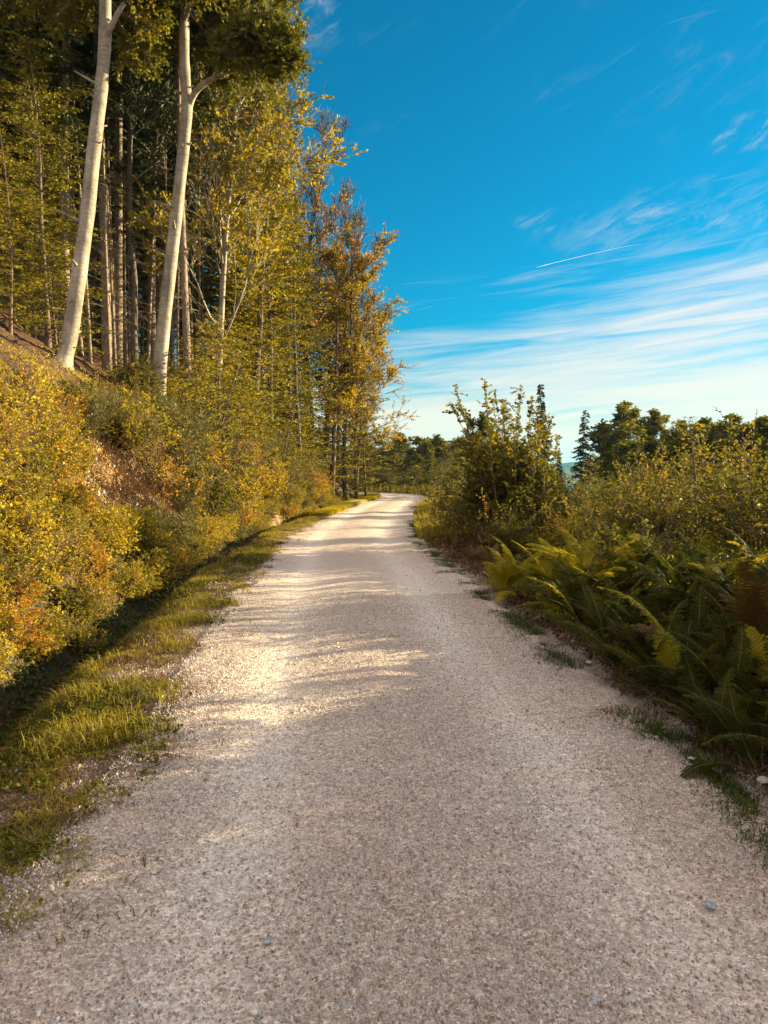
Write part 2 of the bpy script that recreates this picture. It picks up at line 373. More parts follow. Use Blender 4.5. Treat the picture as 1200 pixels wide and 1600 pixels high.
# road sheet
def road_mat():
    m, t = new_mat('gravel'); v = t.n('ShaderNodeTexCoord').outputs['Object']
    ca = t.n('ShaderNodeVertexColor'); ca.layer_name = 'wear'
    sp = t.n('ShaderNodeSeparateColor'); t.put(sp.inputs[0], ca.outputs[0]); wear = sp.outputs[0]
    st2 = t.n('ShaderNodeSeparateColor'); t.put(st2.inputs[0], t.vor(v, 46, 1)); big = t.noise(v, 1.1, 4, .6); fine = t.noise(v, 26, 4, .7)
    stone = t.vor(v, 105, 1); scell = t.n('ShaderNodeSeparateColor'); t.put(scell.inputs[0], stone)
    sd_ = t.vor(v, 105, 0)
    c = t.mix(wear, (.52, .447, .392), (.67, .61, .545))
    c = t.mix(t.rng(big, .35, .65), c, t.mix(1, c, (1.05, .98, .94), 'MULTIPLY'))
    tint = t.ramp(scell.outputs[0], [(0, (.56, .50, .47)), (.3, (.85, .8, .77)), (.6, (1.05, 1.02, .98)), (.85, (1.3, 1.25, 1.2)), (1, (1.7, 1.7, 1.75))])
    amt = t.m('SUBTRACT', .85, t.m('MULTIPLY', wear, .35))
    c = t.mix(amt, c, t.mix(1, c, tint, 'MULTIPLY'))
    c = t.mix(.35, c, t.mix(1, c, t.ramp(st2.outputs[1], [(0, (.72, .66, .62)), (.5, (1, 1, 1)), (.9, (1.12, 1.1, 1.1)), (1, (1.4, 1.42, 1.46))]), 'MULTIPLY'))
    c = t.mix(.9, c, t.mix(1, c, t.ramp(fine, [(.28, .6), (.5, 1.0), (.72, 1.3)]), 'MULTIPLY'))
    p = t.n('ShaderNodeBsdfPrincipled'); t.put(p.inputs['Base Color'], c); p.inputs['Roughness'].default_value = .9; p.inputs['Specular IOR Level'].default_value = .2
    hgt = t.m('ADD', t.m('MULTIPLY', t.rng(sd_, 0, .8, 1, 0), .6), t.m('ADD', t.m('MULTIPLY', t.noise(v, 220, 3, .7), .45), t.m('MULTIPLY', fine, .2)))
    bm = t.n('ShaderNodeBump'); t.put(bm.inputs['Height'], hgt); bm.inputs['Strength'].default_value = .8; bm.inputs['Distance'].default_value = .008
    t.nt.links.new(bm.outputs[0], p.inputs['Normal'])
    o = t.n('ShaderNodeOutputMaterial'); t.nt.links.new(p.outputs[0], o.inputs[0]); return m
M['road'] = road_mat()
seg = np.linalg.norm(np.diff(CL, axis=0), axis=1); cum = np.concatenate([[0], np.cumsum(seg)])
y0 = cum[np.argmin(np.abs(CL[:, 1] + 12))]
ts = [y0]
while ts[-1] < cum[-1]:
    yy = np.interp(ts[-1], cum, CL[:, 1]); ts.append(ts[-1] + (.035 if 1 < yy < 9 else .08 if yy < 22 else .25))
ts = np.array(ts[:-1]); rx = np.interp(ts, cum, CL[:, 0]); ry = np.interp(ts, cum, CL[:, 1])
for _ in range(3):
    pass
tx = np.gradient(rx); ty = np.gradient(ry); kk = np.ones(41) / 41
tx = np.convolve(np.pad(tx, 20, 'edge'), kk, 'valid'); ty = np.convolve(np.pad(ty, 20, 'edge'), kk, 'valid'); ln = np.hypot(tx, ty)
so = np.linspace(-1.95, 2.15, 115)
RX = rx[:, None] + (ty / ln)[:, None] * so[None]; RY = ry[:, None] - (tx / ln)[:, None] * so[None]
SO = np.broadcast_to(so[None], RX.shape)
edge = 1.60 + .22 * (fbm(RY * 1.1 + 40 * (SO > 0), RY * 0 + 3, 41, 3) - .5) * 2 + .10 * (vn(RX * 7, RY * 7, 43) - .5)
edge = edge + np.where(SO > 0, .12, 0)
def relief(X_, Y_, So):
    rut = np.exp(-((So + .78) / .30) ** 2) + np.exp(-((So - .85) / .32) ** 2)
    mid = np.exp(-(So / .35) ** 2)
    return -.022 * rut + .018 * mid + .016 * (fbm(X_ * 2.2, Y_ * 1.1, 51, 3) - .5) + .010 * (fbm(X_ * 14, Y_ * 14, 52, 2) - .5), rut, mid
rel, rut, mid = relief(RX, RY, SO)
RZ = height(RX, RY, SO) * (np.abs(SO) > 1.7) + .022 + rel - .07 * sm(np.abs(SO), edge - .12, edge + .22) 
RZ = RZ - .5 * (vn(RX * 30, RY * 30, 55) > 2)
wear = np.clip(rut * (.15 + 1.5 * fbm(RX * 2.2, RY * .7, 61, 4)) + .25 * (fbm(RX * 2, RY * .8, 62, 4) - .35), 0, 1)
wear = np.clip(wear * (1 - .75 * mid) + .10 * (fbm(SO * 9, RY * .35, 63, 3) - .5), 0, 1)
n_, k_ = RX.shape; ii = np.arange(n_ - 1)[:, None] * k_ + np.arange(k_ - 1)[None]
QR = np.stack([ii, ii + 1, ii + k_ + 1, ii + k_], -1).reshape(-1, 4)
rd = link('gravel_road', mesh('gravel_road', np.stack([RX.ravel(), RY.ravel(), RZ.ravel()], 1), QR, M['road'], True, {'wear': np.repeat(wear.reshape(-1, 1), 3, 1)}))
tag(rd, 'pale pinkish gravel forest road running ahead and bending left', 'road', kind='structure')

# distant hills
hx = np.linspace(-3500, 4500, 260); hy = np.linspace(1500, 5200, 90); HX, HY = np.meshgrid(hx, hy)
ridge = 60 + 150 * fbm(HX / 900, HY / 900, 71, 4) * sm(HY, 1700, 3600) + 22 * fbm(HX / 90, HY / 90, 72, 3)
HZ = ridge - 105 - 90 * sm(HY, 2300, 1500); print('HILLTOP', HZ.max())
ny2, nx2 = HX.shape; ii = np.arange(ny2 - 1)[:, None] * nx2 + np.arange(nx2 - 1)[None]
M['hill'] = solid('hill_forest', lambda t, v: t.ramp(t.noise(v, .012, 5, .7), [(.35, (.02, .035, .012)), (.55, (.04, .06, .02)), (.7, (.12, .14, .05))]), .95)
hl = link('hills', mesh('hills', np.stack([HX.ravel(), HY.ravel(), HZ.ravel()], 1), np.stack([ii, ii + 1, ii + nx2 + 1, ii + nx2], -1).reshape(-1, 4), M['hill'], True))
tag(hl, 'far wooded hills fading to blue under the horizon sky', 'hills', kind='structure')

# ------------------------------------------------------------------ plant builders: each returns a list of (part name, mesh)
def layered_tree(seed, H, Rad, z0=.08, leafmat='beech', bark='twig', dens=1.0, ll=.12, lw=.08, trunk_r=None, lean=.03, gap=.045, top_bare=0, asc=.35):
    """beech-like tree with flat leafy boughs"""
    rng = np.random.default_rng(seed); tb, lb = MB(), MB(); r0 = trunk_r or H * .011
    T = curve((0, 0, -.3), (rng.normal(0, lean), rng.normal(0, lean), 1), H + .3, 14, rng, .035)
    rr = np.linspace(1, .12, 15) * r0; rr[0] *= 1.3
    tube(tb, T, rr, 8, .06)
    P0, D0, L0 = [], [], []
    n = int(H * 8.5 * dens)
    for i in range(n):
        t = z0 + (1 - z0) * (i + rng.random()) / n
        p, td = along(T, t * .97 + .02); a = i * 2.4 + rng.normal(0, .5)
        prof = (min(1, .55 + 1.5 * (t - z0)) if t < .35 else 1) * (1 - t) ** .62 + .10
        L = Rad * prof * rng.uniform(.6, 1.15)
        el_ = asc * (.4 + t) + rng.normal(0, .12)
        d = np.array([cos(a) * cos(el_), sin(a) * cos(el_), sin(el_)])
        B = curve(p, d, L, 6, rng, .07, -.035)
        tube(tb, B, np.linspace(1, .2, 7) * max(.006, L * .008), 4, 0)
        m = max(3, int(L / .13))
        for k in range(m):
            tt = .12 + .88 * (k + rng.random() * .6) / m; q, qd = along(B, tt)
            sd_ = nrm(np.cross(qd, [0, 0, 1.])) * (1 if k % 2 else -1)
            l2 = (.12 + .42 * (1 - tt) ** .7 * min(L, 2.2) * .6) * rng.uniform(.6, 1.25)
            P0.append(q); D0.append(nrm(qd * .8 + sd_ * .9 + np.array([0, 0, rng.normal(0.02, .13)]))); L0.append(l2)
        P0.append(B[-2]); D0.append(B[-1] - B[-2]); L0.append(L / 5)
    P0, D0, L0 = np.array(P0), nrm(np.array(D0)), np.array(L0)
    prisms(tb, P0, P0 + D0 * L0[:, None], .004, .002)
    keep = rng.random(len(P0)) > .04
    if top_bare: keep &= rng.random(len(P0)) > np.clip((P0[:, 2] / H - top_bare) * 3, 0, .93)
    twig_leaves(lb, P0[keep], D0[keep], L0[keep], rng, gap, ll, lw, hang=.08, jit=.62)
    return [('trunk', tb.mesh('trunk', M[bark], True)), ('crown', lb.mesh('crown', M[leafmat]))]

def branchy_tree(seed, H, spread, clear=.3, leafmat='autumn', bark='dark_bark', ll=.08, lw=.06, levels=4, leafy=1.0, r0=None, gap=.07, kids=(9, 5, 4), up=.05, fork=.0, ang=.75, bare_top=0, twl=1.0, tw=.006):
    """deciduous tree that divides again and again; leaves on the outer twigs"""
    rng = np.random.default_rng(seed); tb, lb = MB(), MB(); r0 = r0 or H * .013; TW = []
    def rec(p, d, L, r, lev, h0):
        n = 9 if lev == 0 else 6 if lev == 1 else 4
        B = curve(p, d, L, n, rng, .05 if lev == 0 else .10, up * (lev > 0))
        k = 8 if lev == 0 else 5 if lev == 1 else 3
        r = max(r, tw * 1.6); tube(tb, B, np.linspace(1, .25 if lev else .3, n + 1) * r, k, .05 if lev == 0 else 0, cap=lev < 2)
        if lev >= levels - 1:
            TW.append((B[0], B[-1] - B[0])); return
        for i in range(kids[lev]):
            t = (clear if lev == 0 else .18) + (1 - (clear if lev == 0 else .18)) * (i + rng.random() * .8) / kids[lev]
            q, qd = along(B, min(t, .99)); a = rng.uniform(0, 2 * pi)
            s1 = nrm(np.cross(qd, [cos(a), sin(a), .2])); an = rng.normal(ang, .15)
            dd = nrm(qd * cos(an) + s1 * sin(an))
            l2 = (spread * (1.05 - .6 * (t - clear) / (1 - clear)) if lev == 0 else L * .62 * (1.1 - .5 * t)) * rng.uniform(.7, 1.2)
            rec(q, dd, l2, r * (1 - .6 * t) * (.42 if lev == 0 else .55), lev + 1, h0)
        TW.append((B[-2], B[-1] - B[-2]))
    rec(np.array([0, 0, -.3]), np.array([rng.normal(0, .04), rng.normal(0, .04), 1]), H * .93, r0, 0, 0)
    P0 = np.array([a for a, b in TW]); V = np.array([b for a, b in TW])
    # twiglets
    m = max(1, int(5 * twl)); P1 = []; D1 = []; L1 = []
    for k in range(m):
        t = rng.random(len(P0))[:, None]; P1.append(P0 + V * t); D1.append(nrm(nrm(V) + rng.normal(0, .55, V.shape))); L1.append(rng.uniform(.18, .5, len(P0)) * twl)
    P1 = np.concatenate(P1); D1 = np.concatenate(D1); L1 = np.concatenate(L1)
    prisms(tb, P1, P1 + D1 * L1[:, None], tw, tw * .4)
    keep = rng.random(len(P1)) < leafy
    # leaves come in clumps: some twigs are bare
    cl = vn(P1[:, 0] * 1.1 + 9, P1[:, 1] * 1.1 + P1[:, 2] * .9, seed); keep &= cl > (.34 if leafy > .8 else .42)
    if bare_top: keep &= rng.random(len(P1)) > np.clip((P1[:, 2] / H - bare_top) * 3.5, 0, .96)
    twig_leaves(lb, P1[keep], D1[keep], L1[keep], rng, gap, ll, lw, jit=.8)
    return [('trunk', tb.mesh('trunk', M[bark], True)), ('crown', lb.mesh('crown', M[leafmat]))]

def conifer(seed, H, Rad, clear=.05, dens=1.0, sag=.25, sparse=0, r0=None, ll=.15, lw=.045, dead=0, hang=.35):
    rng = np.random.default_rng(seed); tb, lb = MB(), MB(); r0 = r0 or H * .0085
    T = curve((0, 0, -.3), (rng.normal(0, .012), rng.normal(0, .012), 1), H + .3, 16, rng, .01)
    tube(tb, T, np.linspace(1, .1, 17) * r0, 8, .05)
    P0, D0, L0 = [], [], []; n = int(H * (1 - clear) * 6.5 * dens)
    for i in range(n):
        t = clear + (1 - clear) * (i + rng.random()) / n
        if rng.random() < sparse: continue
        p, _ = along(T, min(.99, t)); a = rng.uniform(0, 2 * pi)
        L = Rad * ((1 - (t - clear) / (1 - clear)) ** .85 + .04) * rng.uniform(.6, 1.15)
        el_ = .35 * (t - .5) + rng.normal(0, .08); d = np.array([cos(a), sin(a), el_])
        B = curve(p, d, L, 5, rng, .05, -sag * .35)
        B[-1, 2] += L * .05
        tube(tb, B, np.linspace(1, .2, 6) * max(.008, L * .009), 3, 0, False)
        m = max(3, int(L / .11))
        for k in range(m):
            tt = .1 + .9 * (k + rng.random() * .5) / m; q, qd = along(B, tt); sd_ = nrm(np.cross(qd, [0, 0, 1.])) * (1 if k % 2 else -1)
            P0.append(q); D0.append(nrm(qd * .7 + sd_ * .8 - np.array([0, 0, hang * rng.uniform(.2, 1.5)]))); L0.append((.14 + .4 * (1 - tt)) * min(1, .5 + L * .3) * rng.uniform(.7, 1.3))
    for i in range(dead):
        t = rng.uniform(.08, clear); p, _ = along(T, t); a = rng.uniform(0, 2 * pi); L = rng.uniform(.5, 1.9)
        B = curve(p, (cos(a), sin(a), -.05), L, 5, rng, .1, -.07); tube(tb, B, np.linspace(.013, .003, 6), 3, 0, False)
        for k in range(3):
            q, qd = along(B, rng.uniform(.3, .95)); e = q + nrm(qd + rng.normal(0, .5, 3)) * rng.uniform(.2, .6); prisms(tb, [q], [e], .005, .002)
    P0, D0, L0 = np.array(P0), np.array(D0), np.array(L0)
    twig_leaves(lb, P0, D0, L0, rng, .05, ll, lw, spread=.55, jit=.6, hang=.2, start=0)
    return [('trunk', tb.mesh('trunk', M['spruce_bark'], True)), ('crown', lb.mesh('crown', M['needle']))]

def shrub(seed, H, Rad, stems=14, leafmat='hazel', ll=.06, lw=.045, gap=.045, kids=9, out=.55, six=False, wand=0, dens=1, jit=.7, low=.12):
    """many stems from one base"""
    rng = np.random.default_rng(seed); tb, lb = MB(), MB(); P0, D0, L0 = [], [], []
    for s in range(stems):
        a = rng.uniform(0, 2 * pi); o = out * rng.uniform(.1, 1.3); L = H * rng.uniform(.55, 1.05) * (1 - .1 * o)
        p = np.array([cos(a), sin(a), 0]) * Rad * .22 * rng.random() - np.array([0, 0, .1])
        B = curve(p, (cos(a) * o, sin(a) * o, 1), L, 7, rng, .07, -.01 if o > .5 else .02)
        tube(tb, B, np.linspace(1, .2, 8) * (.006 + .004 * H), 4, 0, False)
        nk = max(4, int(kids * L / H * dens))
        for k in range(nk):
            t = low + (1 - low) * (k + rng.random()) / nk; q, qd = along(B, min(t, .98)); b = rng.uniform(0, 2 * pi)
            side = nrm(np.cross(qd, [cos(b), sin(b), .3])); l2 = Rad * .62 * (1.1 - t * (.75 + wand * .2)) * rng.uniform(.5, 1.2)
            if wand and t > .6: l2 *= .35
            K = curve(q, qd * .7 + side * .8, l2, 3, rng, .1, .03)
            prisms(tb, K[:-1], K[1:], .006, .003)
            for _ in range(max(2, int(l2 / .10))):
                q2, d2 = along(K, rng.uniform(.15, 1) * .99); dd = nrm(d2 + rng.normal(0, .7, 3)); P0.append(q2); D0.append(dd); L0.append(rng.uniform(.1, .26) * (1 if H > 1.5 else .7))
        P0.append(B[-2]); D0.append(B[-1] - B[-2]); L0.append(L / 7)
    P0, D0, L0 = np.array(P0), nrm(np.array(D0)), np.array(L0)
    prisms(tb, P0, P0 + D0 * L0[:, None], .003, .0015)
    twig_leaves(lb, P0, D0, L0, rng, gap, ll, lw, jit=jit, six=six, start=.05)
    return [('stems', tb.mesh('stems', M['twig'], True)), ('foliage', lb.mesh('foliage', M[leafmat]))]

def frond_mesh(seed, L=1.0, arch=1.0):
    rng = np.random.default_rng(seed); st, lb = MB(), MB()
    n = 14; P = [np.zeros(3)]; d = np.array([.42, 0, 1.0])
    for i in range(n):
        d = nrm(d + np.array([.03 + .02 * arch, rng.normal(0, .02), -.085 * arch * (.2 + i / n * 1.5)])); P.append(P[-1] + d * L / n)
    P = np.array(P); tube(st, P, np.linspace(.0055, .0012, n + 1), 4, 0, False)
    m = 32; Pp, Dp, Np, Lp = [], [], [], []
    for k in range(m):
        if rng.random() < .04: continue
        t = .26 + .73 * k / (m - 1); q, qd = along(P, min(t, .985)); u = (t - .26) / .74
        pl = L * .17 * (1 - u) ** .8 * (.75 + .5 * min(1, u * 5)) * rng.uniform(.75, 1.1) + .012
        for s in (-1, 1):
            side = np.array([0, s, 0.]); nn = nrm(np.cross(qd, side)) * s
            nn = nn if nn[2] > 0 else -nn
            dd = nrm(side + qd * .38 + nn * rng.normal(-.05, .10))
            w_ = L * .016 * (1 - u * .5); np_ = max(3, int(pl / (w_ * 1.15)))
            K = np.arange(np_) / np_
            base = q + dd * (pl * K)[:, None] - nn * (pl * .25 * K ** 2)[:, None]
            ax = nrm(dd)
            perp = nrm(np.cross(nn, ax))
            for s2 in (-1, 1):
                Pp.append(base); Dp.append(np.repeat(nrm(perp * s2 + ax * .35)[None], np_, 0)); Np.append(np.repeat(nn[None], np_, 0)); Lp.append(L * .040 * (1 - K) ** .7 * (1 - u * .55) + .003)
            prisms(st, [q], [q + dd * pl * .9 - nn * pl * .2], .0016, .0006)
    Pp, Dp, Np, Lp = map(np.concatenate, (Pp, Dp, Np, Lp))
    leaves(lb, Pp, Dp, Np + rng.normal(0, .12, Np.shape), Lp, L * .017, .05)
    V = np.concatenate(lb.v + st.v); nl = len(lb.q)
    nlv = sum(map(len, lb.v)); Q = np.concatenate(lb.q + [q + nlv for q in st.q])
    me = mesh('frond', V, Q, M['fern']); me.materials.append(M['stalk'])
    mi = np.zeros(len(Q), np.int32); mi[sum(map(len, lb.q)):] = 1; me.polygons.foreach_set('material_index', mi)
    return me

def place(name, parts, loc, rz=0, sc=1, label=None, cat=None, group=None, mats=None, tilt=(0, 0)):
    o = bpy.data.objects.new(name, None); C.objects.link(o); o.empty_display_size = .2
    o.location = loc; o.rotation_euler = (tilt[0], tilt[1], rz); o.scale = (sc, sc, sc) if isinstance(sc, (int, float)) else sc
    tag(o, label, cat, group)
    for pn, me in parts:
        c = bpy.data.objects.new(pn, me); C.objects.link(c); c.parent = o
        if mats and pn in mats: c.material_slots[0].link = 'OBJECT'; c.material_slots[0].material = M[mats[pn]]
    return o
def hit(u, v, d0=5):
    d = d0
    while d < 70:
        p = at(u, v, d)
        if p[2] <= gz(p[0], p[1]) + .03: return p + np.array([0, 0, .03])
        d += .15
    return p
_A = CL[:-1]; _D = CL[1:] - CL[:-1]; _L2 = (_D ** 2).sum(1)
def sd1(x, y):
    px = x - _A[:, 0]; py = y - _A[:, 1]; t = np.clip((px * _D[:, 0] + py * _D[:, 1]) / _L2, 0, 1)
    qx = px - t * _D[:, 0]; qy = py - t * _D[:, 1]; d2 = qx * qx + qy * qy; i = int(np.argmin(d2))
    return math.sqrt(d2[i]) * (-1.0 if _D[i, 0] * qy[i] - _D[i, 1] * qx[i] > 0 else 1.0)
def gz(x, y): return float(height(np.array([float(x)]), np.array([float(y)]), np.array([sd1(x, y)]))[0])
def stand(u, d): x = (u - 600) / F * d; return x, d, gz(x, d)
U = random.uniform
# ------------------------------------------------------------------ the plants
YB = [layered_tree(11, 9, 2.7, .06), layered_tree(12, 12, 3.1, .1, dens=.95), layered_tree(13, 16, 3.5, .22, 'beech', dens=.95, bark='dark_bark')]
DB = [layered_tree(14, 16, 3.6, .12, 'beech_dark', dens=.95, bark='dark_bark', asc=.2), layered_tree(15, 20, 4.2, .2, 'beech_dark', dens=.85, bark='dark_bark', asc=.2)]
PO = [conifer(34, 20, 1.5, .68, .8, dead=26, r0=.085, ll=.2, lw=.075), conifer(35, 18, 1.3, .7, .8, dead=34, r0=.07, ll=.2, lw=.075)]
UB = [layered_tree(21, 3.4, 1.6, .03, dens=1.8, ll=.085, lw=.055, gap=.032), layered_tree(22, 2.4, 1.35, .02, dens=2.3, ll=.075, lw=.05, gap=.032)]
SP = [conifer(31, 24, 3.6, .30, 1.0, dead=46, ll=.2, lw=.075), conifer(32, 27, 3.9, .22, 1.0, dead=40, ll=.2, lw=.075), conifer(33, 23, 3.3, .45, 1.0, dead=60, ll=.2, lw=.075)]
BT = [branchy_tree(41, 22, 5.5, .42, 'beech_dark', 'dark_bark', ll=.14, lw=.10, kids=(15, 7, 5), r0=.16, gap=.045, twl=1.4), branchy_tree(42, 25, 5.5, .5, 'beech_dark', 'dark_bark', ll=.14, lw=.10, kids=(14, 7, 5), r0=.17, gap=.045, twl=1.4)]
AT = [branchy_tree(51, 15, 4.2, .18, 'autumn', 'dark_bark', kids=(17, 7, 5), leafy=.95, up=.09, ang=.6, bare_top=.74, r0=.13, gap=.045, twl=1.3, tw=.011, ll=.12, lw=.09),
      branchy_tree(52, 17, 4.0, .2, 'orange', 'dark_bark', kids=(18, 7, 5), leafy=.55, up=.12, ang=.5, bare_top=.62, r0=.14, ll=.12, lw=.09, gap=.05, tw=.012)]
SH = [shrub(61, 1.25, 1.0, 26, 'bramble', .06, .048, .022, 10, .8, True), shrub(62, 1.05, 1.1, 26, 'bramble', .052, .042, .021, 10, 1.0, True), shrub(63, 1.25, .9, 20, 'rust', .06, .045, .03, 9, .7)]
WS = [shrub(64, 2.2, 1.3, 28, 'willow', .065, .035, .024, 12, .5), shrub(65, 1.8, 1.2, 26, 'willow', .065, .038, .024, 12, .6)]
HZ = [shrub(66, 2.7, 1.5, 28, 'hazel', .075, .06, .035, 13, .5), shrub(67, 2.0, 1.4, 26, 'hazel', .07, .056, .032, 12, .65), shrub(68, 1.3, 1.2, 24, 'hazel', .062, .05, .03, 11, .8)]
BR_ = [shrub(70, 3.8, 1.7, 50, 'hazel', .085, .07, .026, 16, .3, wand=1)]
FR = [frond_mesh(80 + i, L, a) for i, (L, a) in enumerate([(1.15, 1), (1.05, 1.35), (.95, .7), (1.25, 1.15), (.8, 1.5)])]

# two tall pale beeches on the bank
def hero(name, pts, d, rad, limbs, label, seed, crown):
    rng = np.random.default_rng(seed); tb, lb = MB(), MB()
    P = np.array([at(u, v, d + dd) for u, v, dd in pts]); base = P[0].copy(); base[2] = gz(base[0], base[1]) - .1; P[0] = base
    # smooth
    t = np.linspace(0, 1, len(P)); tt = np.linspace(0, 1, 46); Q = np.stack([np.interp(tt, t, P[:, i]) for i in range(3)], 1)
    for _ in range(3): Q[1:-1] = (Q[:-2] + Q[1:-1] * 2 + Q[2:]) / 4
    r = rad * (1 - .38 * tt) ; r[0] *= 1.55; r[1] *= 1.22; r[2] *= 1.06
    Q = Q - base; tube(tb, Q, r * (1 + .03 * np.sin(tt * 60)), 18, .045)
    k = np.arange(5)
    for i in range(11):      # dead branch stubs and knots
        q, qd = along(Q, rng.uniform(.08, .62)); a = rng.uniform(0, 2 * pi); e = np.array([cos(a), sin(a), .35]); rk = rng.uniform(.015, .04); L_ = rad * .8 + rng.uniform(.02, .5) * (i % 3 == 0)
        tube(tb, np.array([q + e * rad * .55, q + e * (rad * .55 + L_ * .6), q + e * (rad * .5 + L_)]), np.array([rk * 1.6, rk, rk * .7]), 7, 0)
    for a in rng.uniform(0, 2 * pi, 6):      # root flare
        e = np.array([cos(a), sin(a), -.55]); tube(tb, np.array([[0, 0, .45], e * .22 + [0, 0, .05], e * .55]), np.array([.07, .06, .02]) * rad / .2, 6, 0)
    TW = []
    def rec(p, d, L, r, lev):
        n = 7; B = curve(p, d, L, n, rng, .11, .02); tube(tb, B, np.linspace(1, .3, n + 1) * r, 7 if lev == 0 else 4, 0, lev == 0)
        if lev >= 3: TW.append((B[0], B[-1] - B[0])); return
        for i in range((7, 6, 5)[lev]):
            q, qd = along(B, rng.uniform(.2, .98)); a = rng.uniform(0, 2 * pi)
            dd = nrm(qd * .7 + nrm(np.cross(qd, [cos(a), sin(a), .2])) * .75 * np.array([1, 1, .6])); rec(q, dd, L * rng.uniform(.4, .68), r * .45, lev + 1)
    for (lp, rr, stub) in limbs:
        L = np.array([at(u, v, d + dd) for u, v, dd in lp]) - base
        t2 = np.linspace(0, 1, len(L)); t3 = np.linspace(0, 1, 14); L = np.stack([np.interp(t3, t2, L[:, i]) for i in range(3)], 1)
        for _ in range(2): L[1:-1] = (L[:-2] + L[1:-1] * 2 + L[2:]) / 4
        tube(tb, L, rad * rr * np.linspace(1, .5 if not stub else .6, 14), 12, .05)
        if not stub:
            for i in range(crown[0]):
                tq_ = rng.uniform(.62, 1); q, qd = along(L, tq_); rec(q, qd * .6 + rng.normal(0, .6, 3) * np.array([1, 1.2, .4]) + np.array([0, 0, .35]), .3 + .85 * rng.random() ** 2, rad * rr * .22, 1)
    for i in range(crown[1]):
        q, qd = along(Q, rng.uniform(crown[2], 1)); a = rng.uniform(0, 2 * pi); rec(q, np.array([cos(a), sin(a), rng.uniform(.0, .7)]), rng.uniform(*crown[3]), rad * .3, 0)
    P0 = np.array([a for a, b in TW]); V = np.array([b for a, b in TW]); P1 = []; D1 = []; L1 = []
    for k in range(5):
        tq = rng.random(len(P0))[:, None]; P1.append(P0 + V * tq); D1.append(nrm(nrm(V) + rng.normal(0, .6, V.shape) * [1, 1, .5])); L1.append(rng.uniform(.25, .6, len(P0)))
    P1, D1, L1 = map(np.concatenate, (P1, D1, L1)); prisms(tb, P1, P1 + D1 * L1[:, None], .006, .002)
    twig_leaves(lb, P1, D1, L1, rng, .055, .12, .09, jit=1.2)
    return place(name, [('trunk', tb.mesh('trunk', M['beech_bark'], True)), ('crown', lb.mesh('crown', M['canopy']))], base, 0, 1, label, 'tree')
hero('beech_tree', [(97, 600, 0), (107, 540, .05), (122, 440, .1), (137, 330, .15), (148, 220, .2), (158, 140, .25), (165, 60, .3), (163, -60, .4), (168, -260, .8), (175, -420, 1)], 20, .215,
     [([(160, 62, .25), (172, 45, .1), (183, 22, 0), (193, 6, -.1)], .42, True)], 'thick pale leaning beech trunk with a short broken fork near its top', 3, (0, 26, .74, (2.2, 4)))
hero('beech_tree', [(247, 604, 0), (250, 560, 0), (262, 450, 0), (275, 340, 0), (286, 240, 0), (293, 165, 0), (288, 110, .1), (287, 40, .3), (290, -80, .5), (300, -240, .6)], 23, .21,
     [([(296, 165, 0), (303, 142, -.1), (322, 128, -.4), (342, 118, -.7), (362, 106, -1.1), (385, 98, -1.5), (405, 92, -1.9)], .48, False)], 'pale slightly curved beech trunk with a thick limb forking out over the wood edge', 4, (26, 30, .72, (1.2, 2.6)))

def tree(name, parts, u, d, rz, sc, label, group=None, cat='tree', mats=None, tilt=(0, 0), x=None, dz=0):
    X_, Y_, Z_ = stand(u, d)
    if x is not None: X_ = x; Z_ = gz(x, d)
    return place(name, parts, (X_, Y_, Z_ + dz), rz, sc, label, cat, group, mats, tilt)
# slim trunks one can tell apart
tree('spruce_tree', SP[0], 108, 27, 1.0, (.95, .95, 1.15), 'slim pale spruce stem close to the left of the thick leaning beech')
tree('spruce_tree', SP[2], 171, 28.5, 2.2, (1.0, 1.0, 1.1), 'reddish scaly spruce stem with curved dead twigs between the two pale beeches')
tree('spruce_tree', SP[2], 297, 27, 3.9, (.8, .8, 1.05), 'slim straight spruce stem just right of the curved beech trunk')
tree('forest_beech', AT[0], 338, 31, .6, (1.25, 1.25, 1.35), 'slanting forked beech with pale lower stem and thin upright boughs', tilt=(0, .12), mats={'trunk': 'beech_bark', 'crown': 'autumn'})
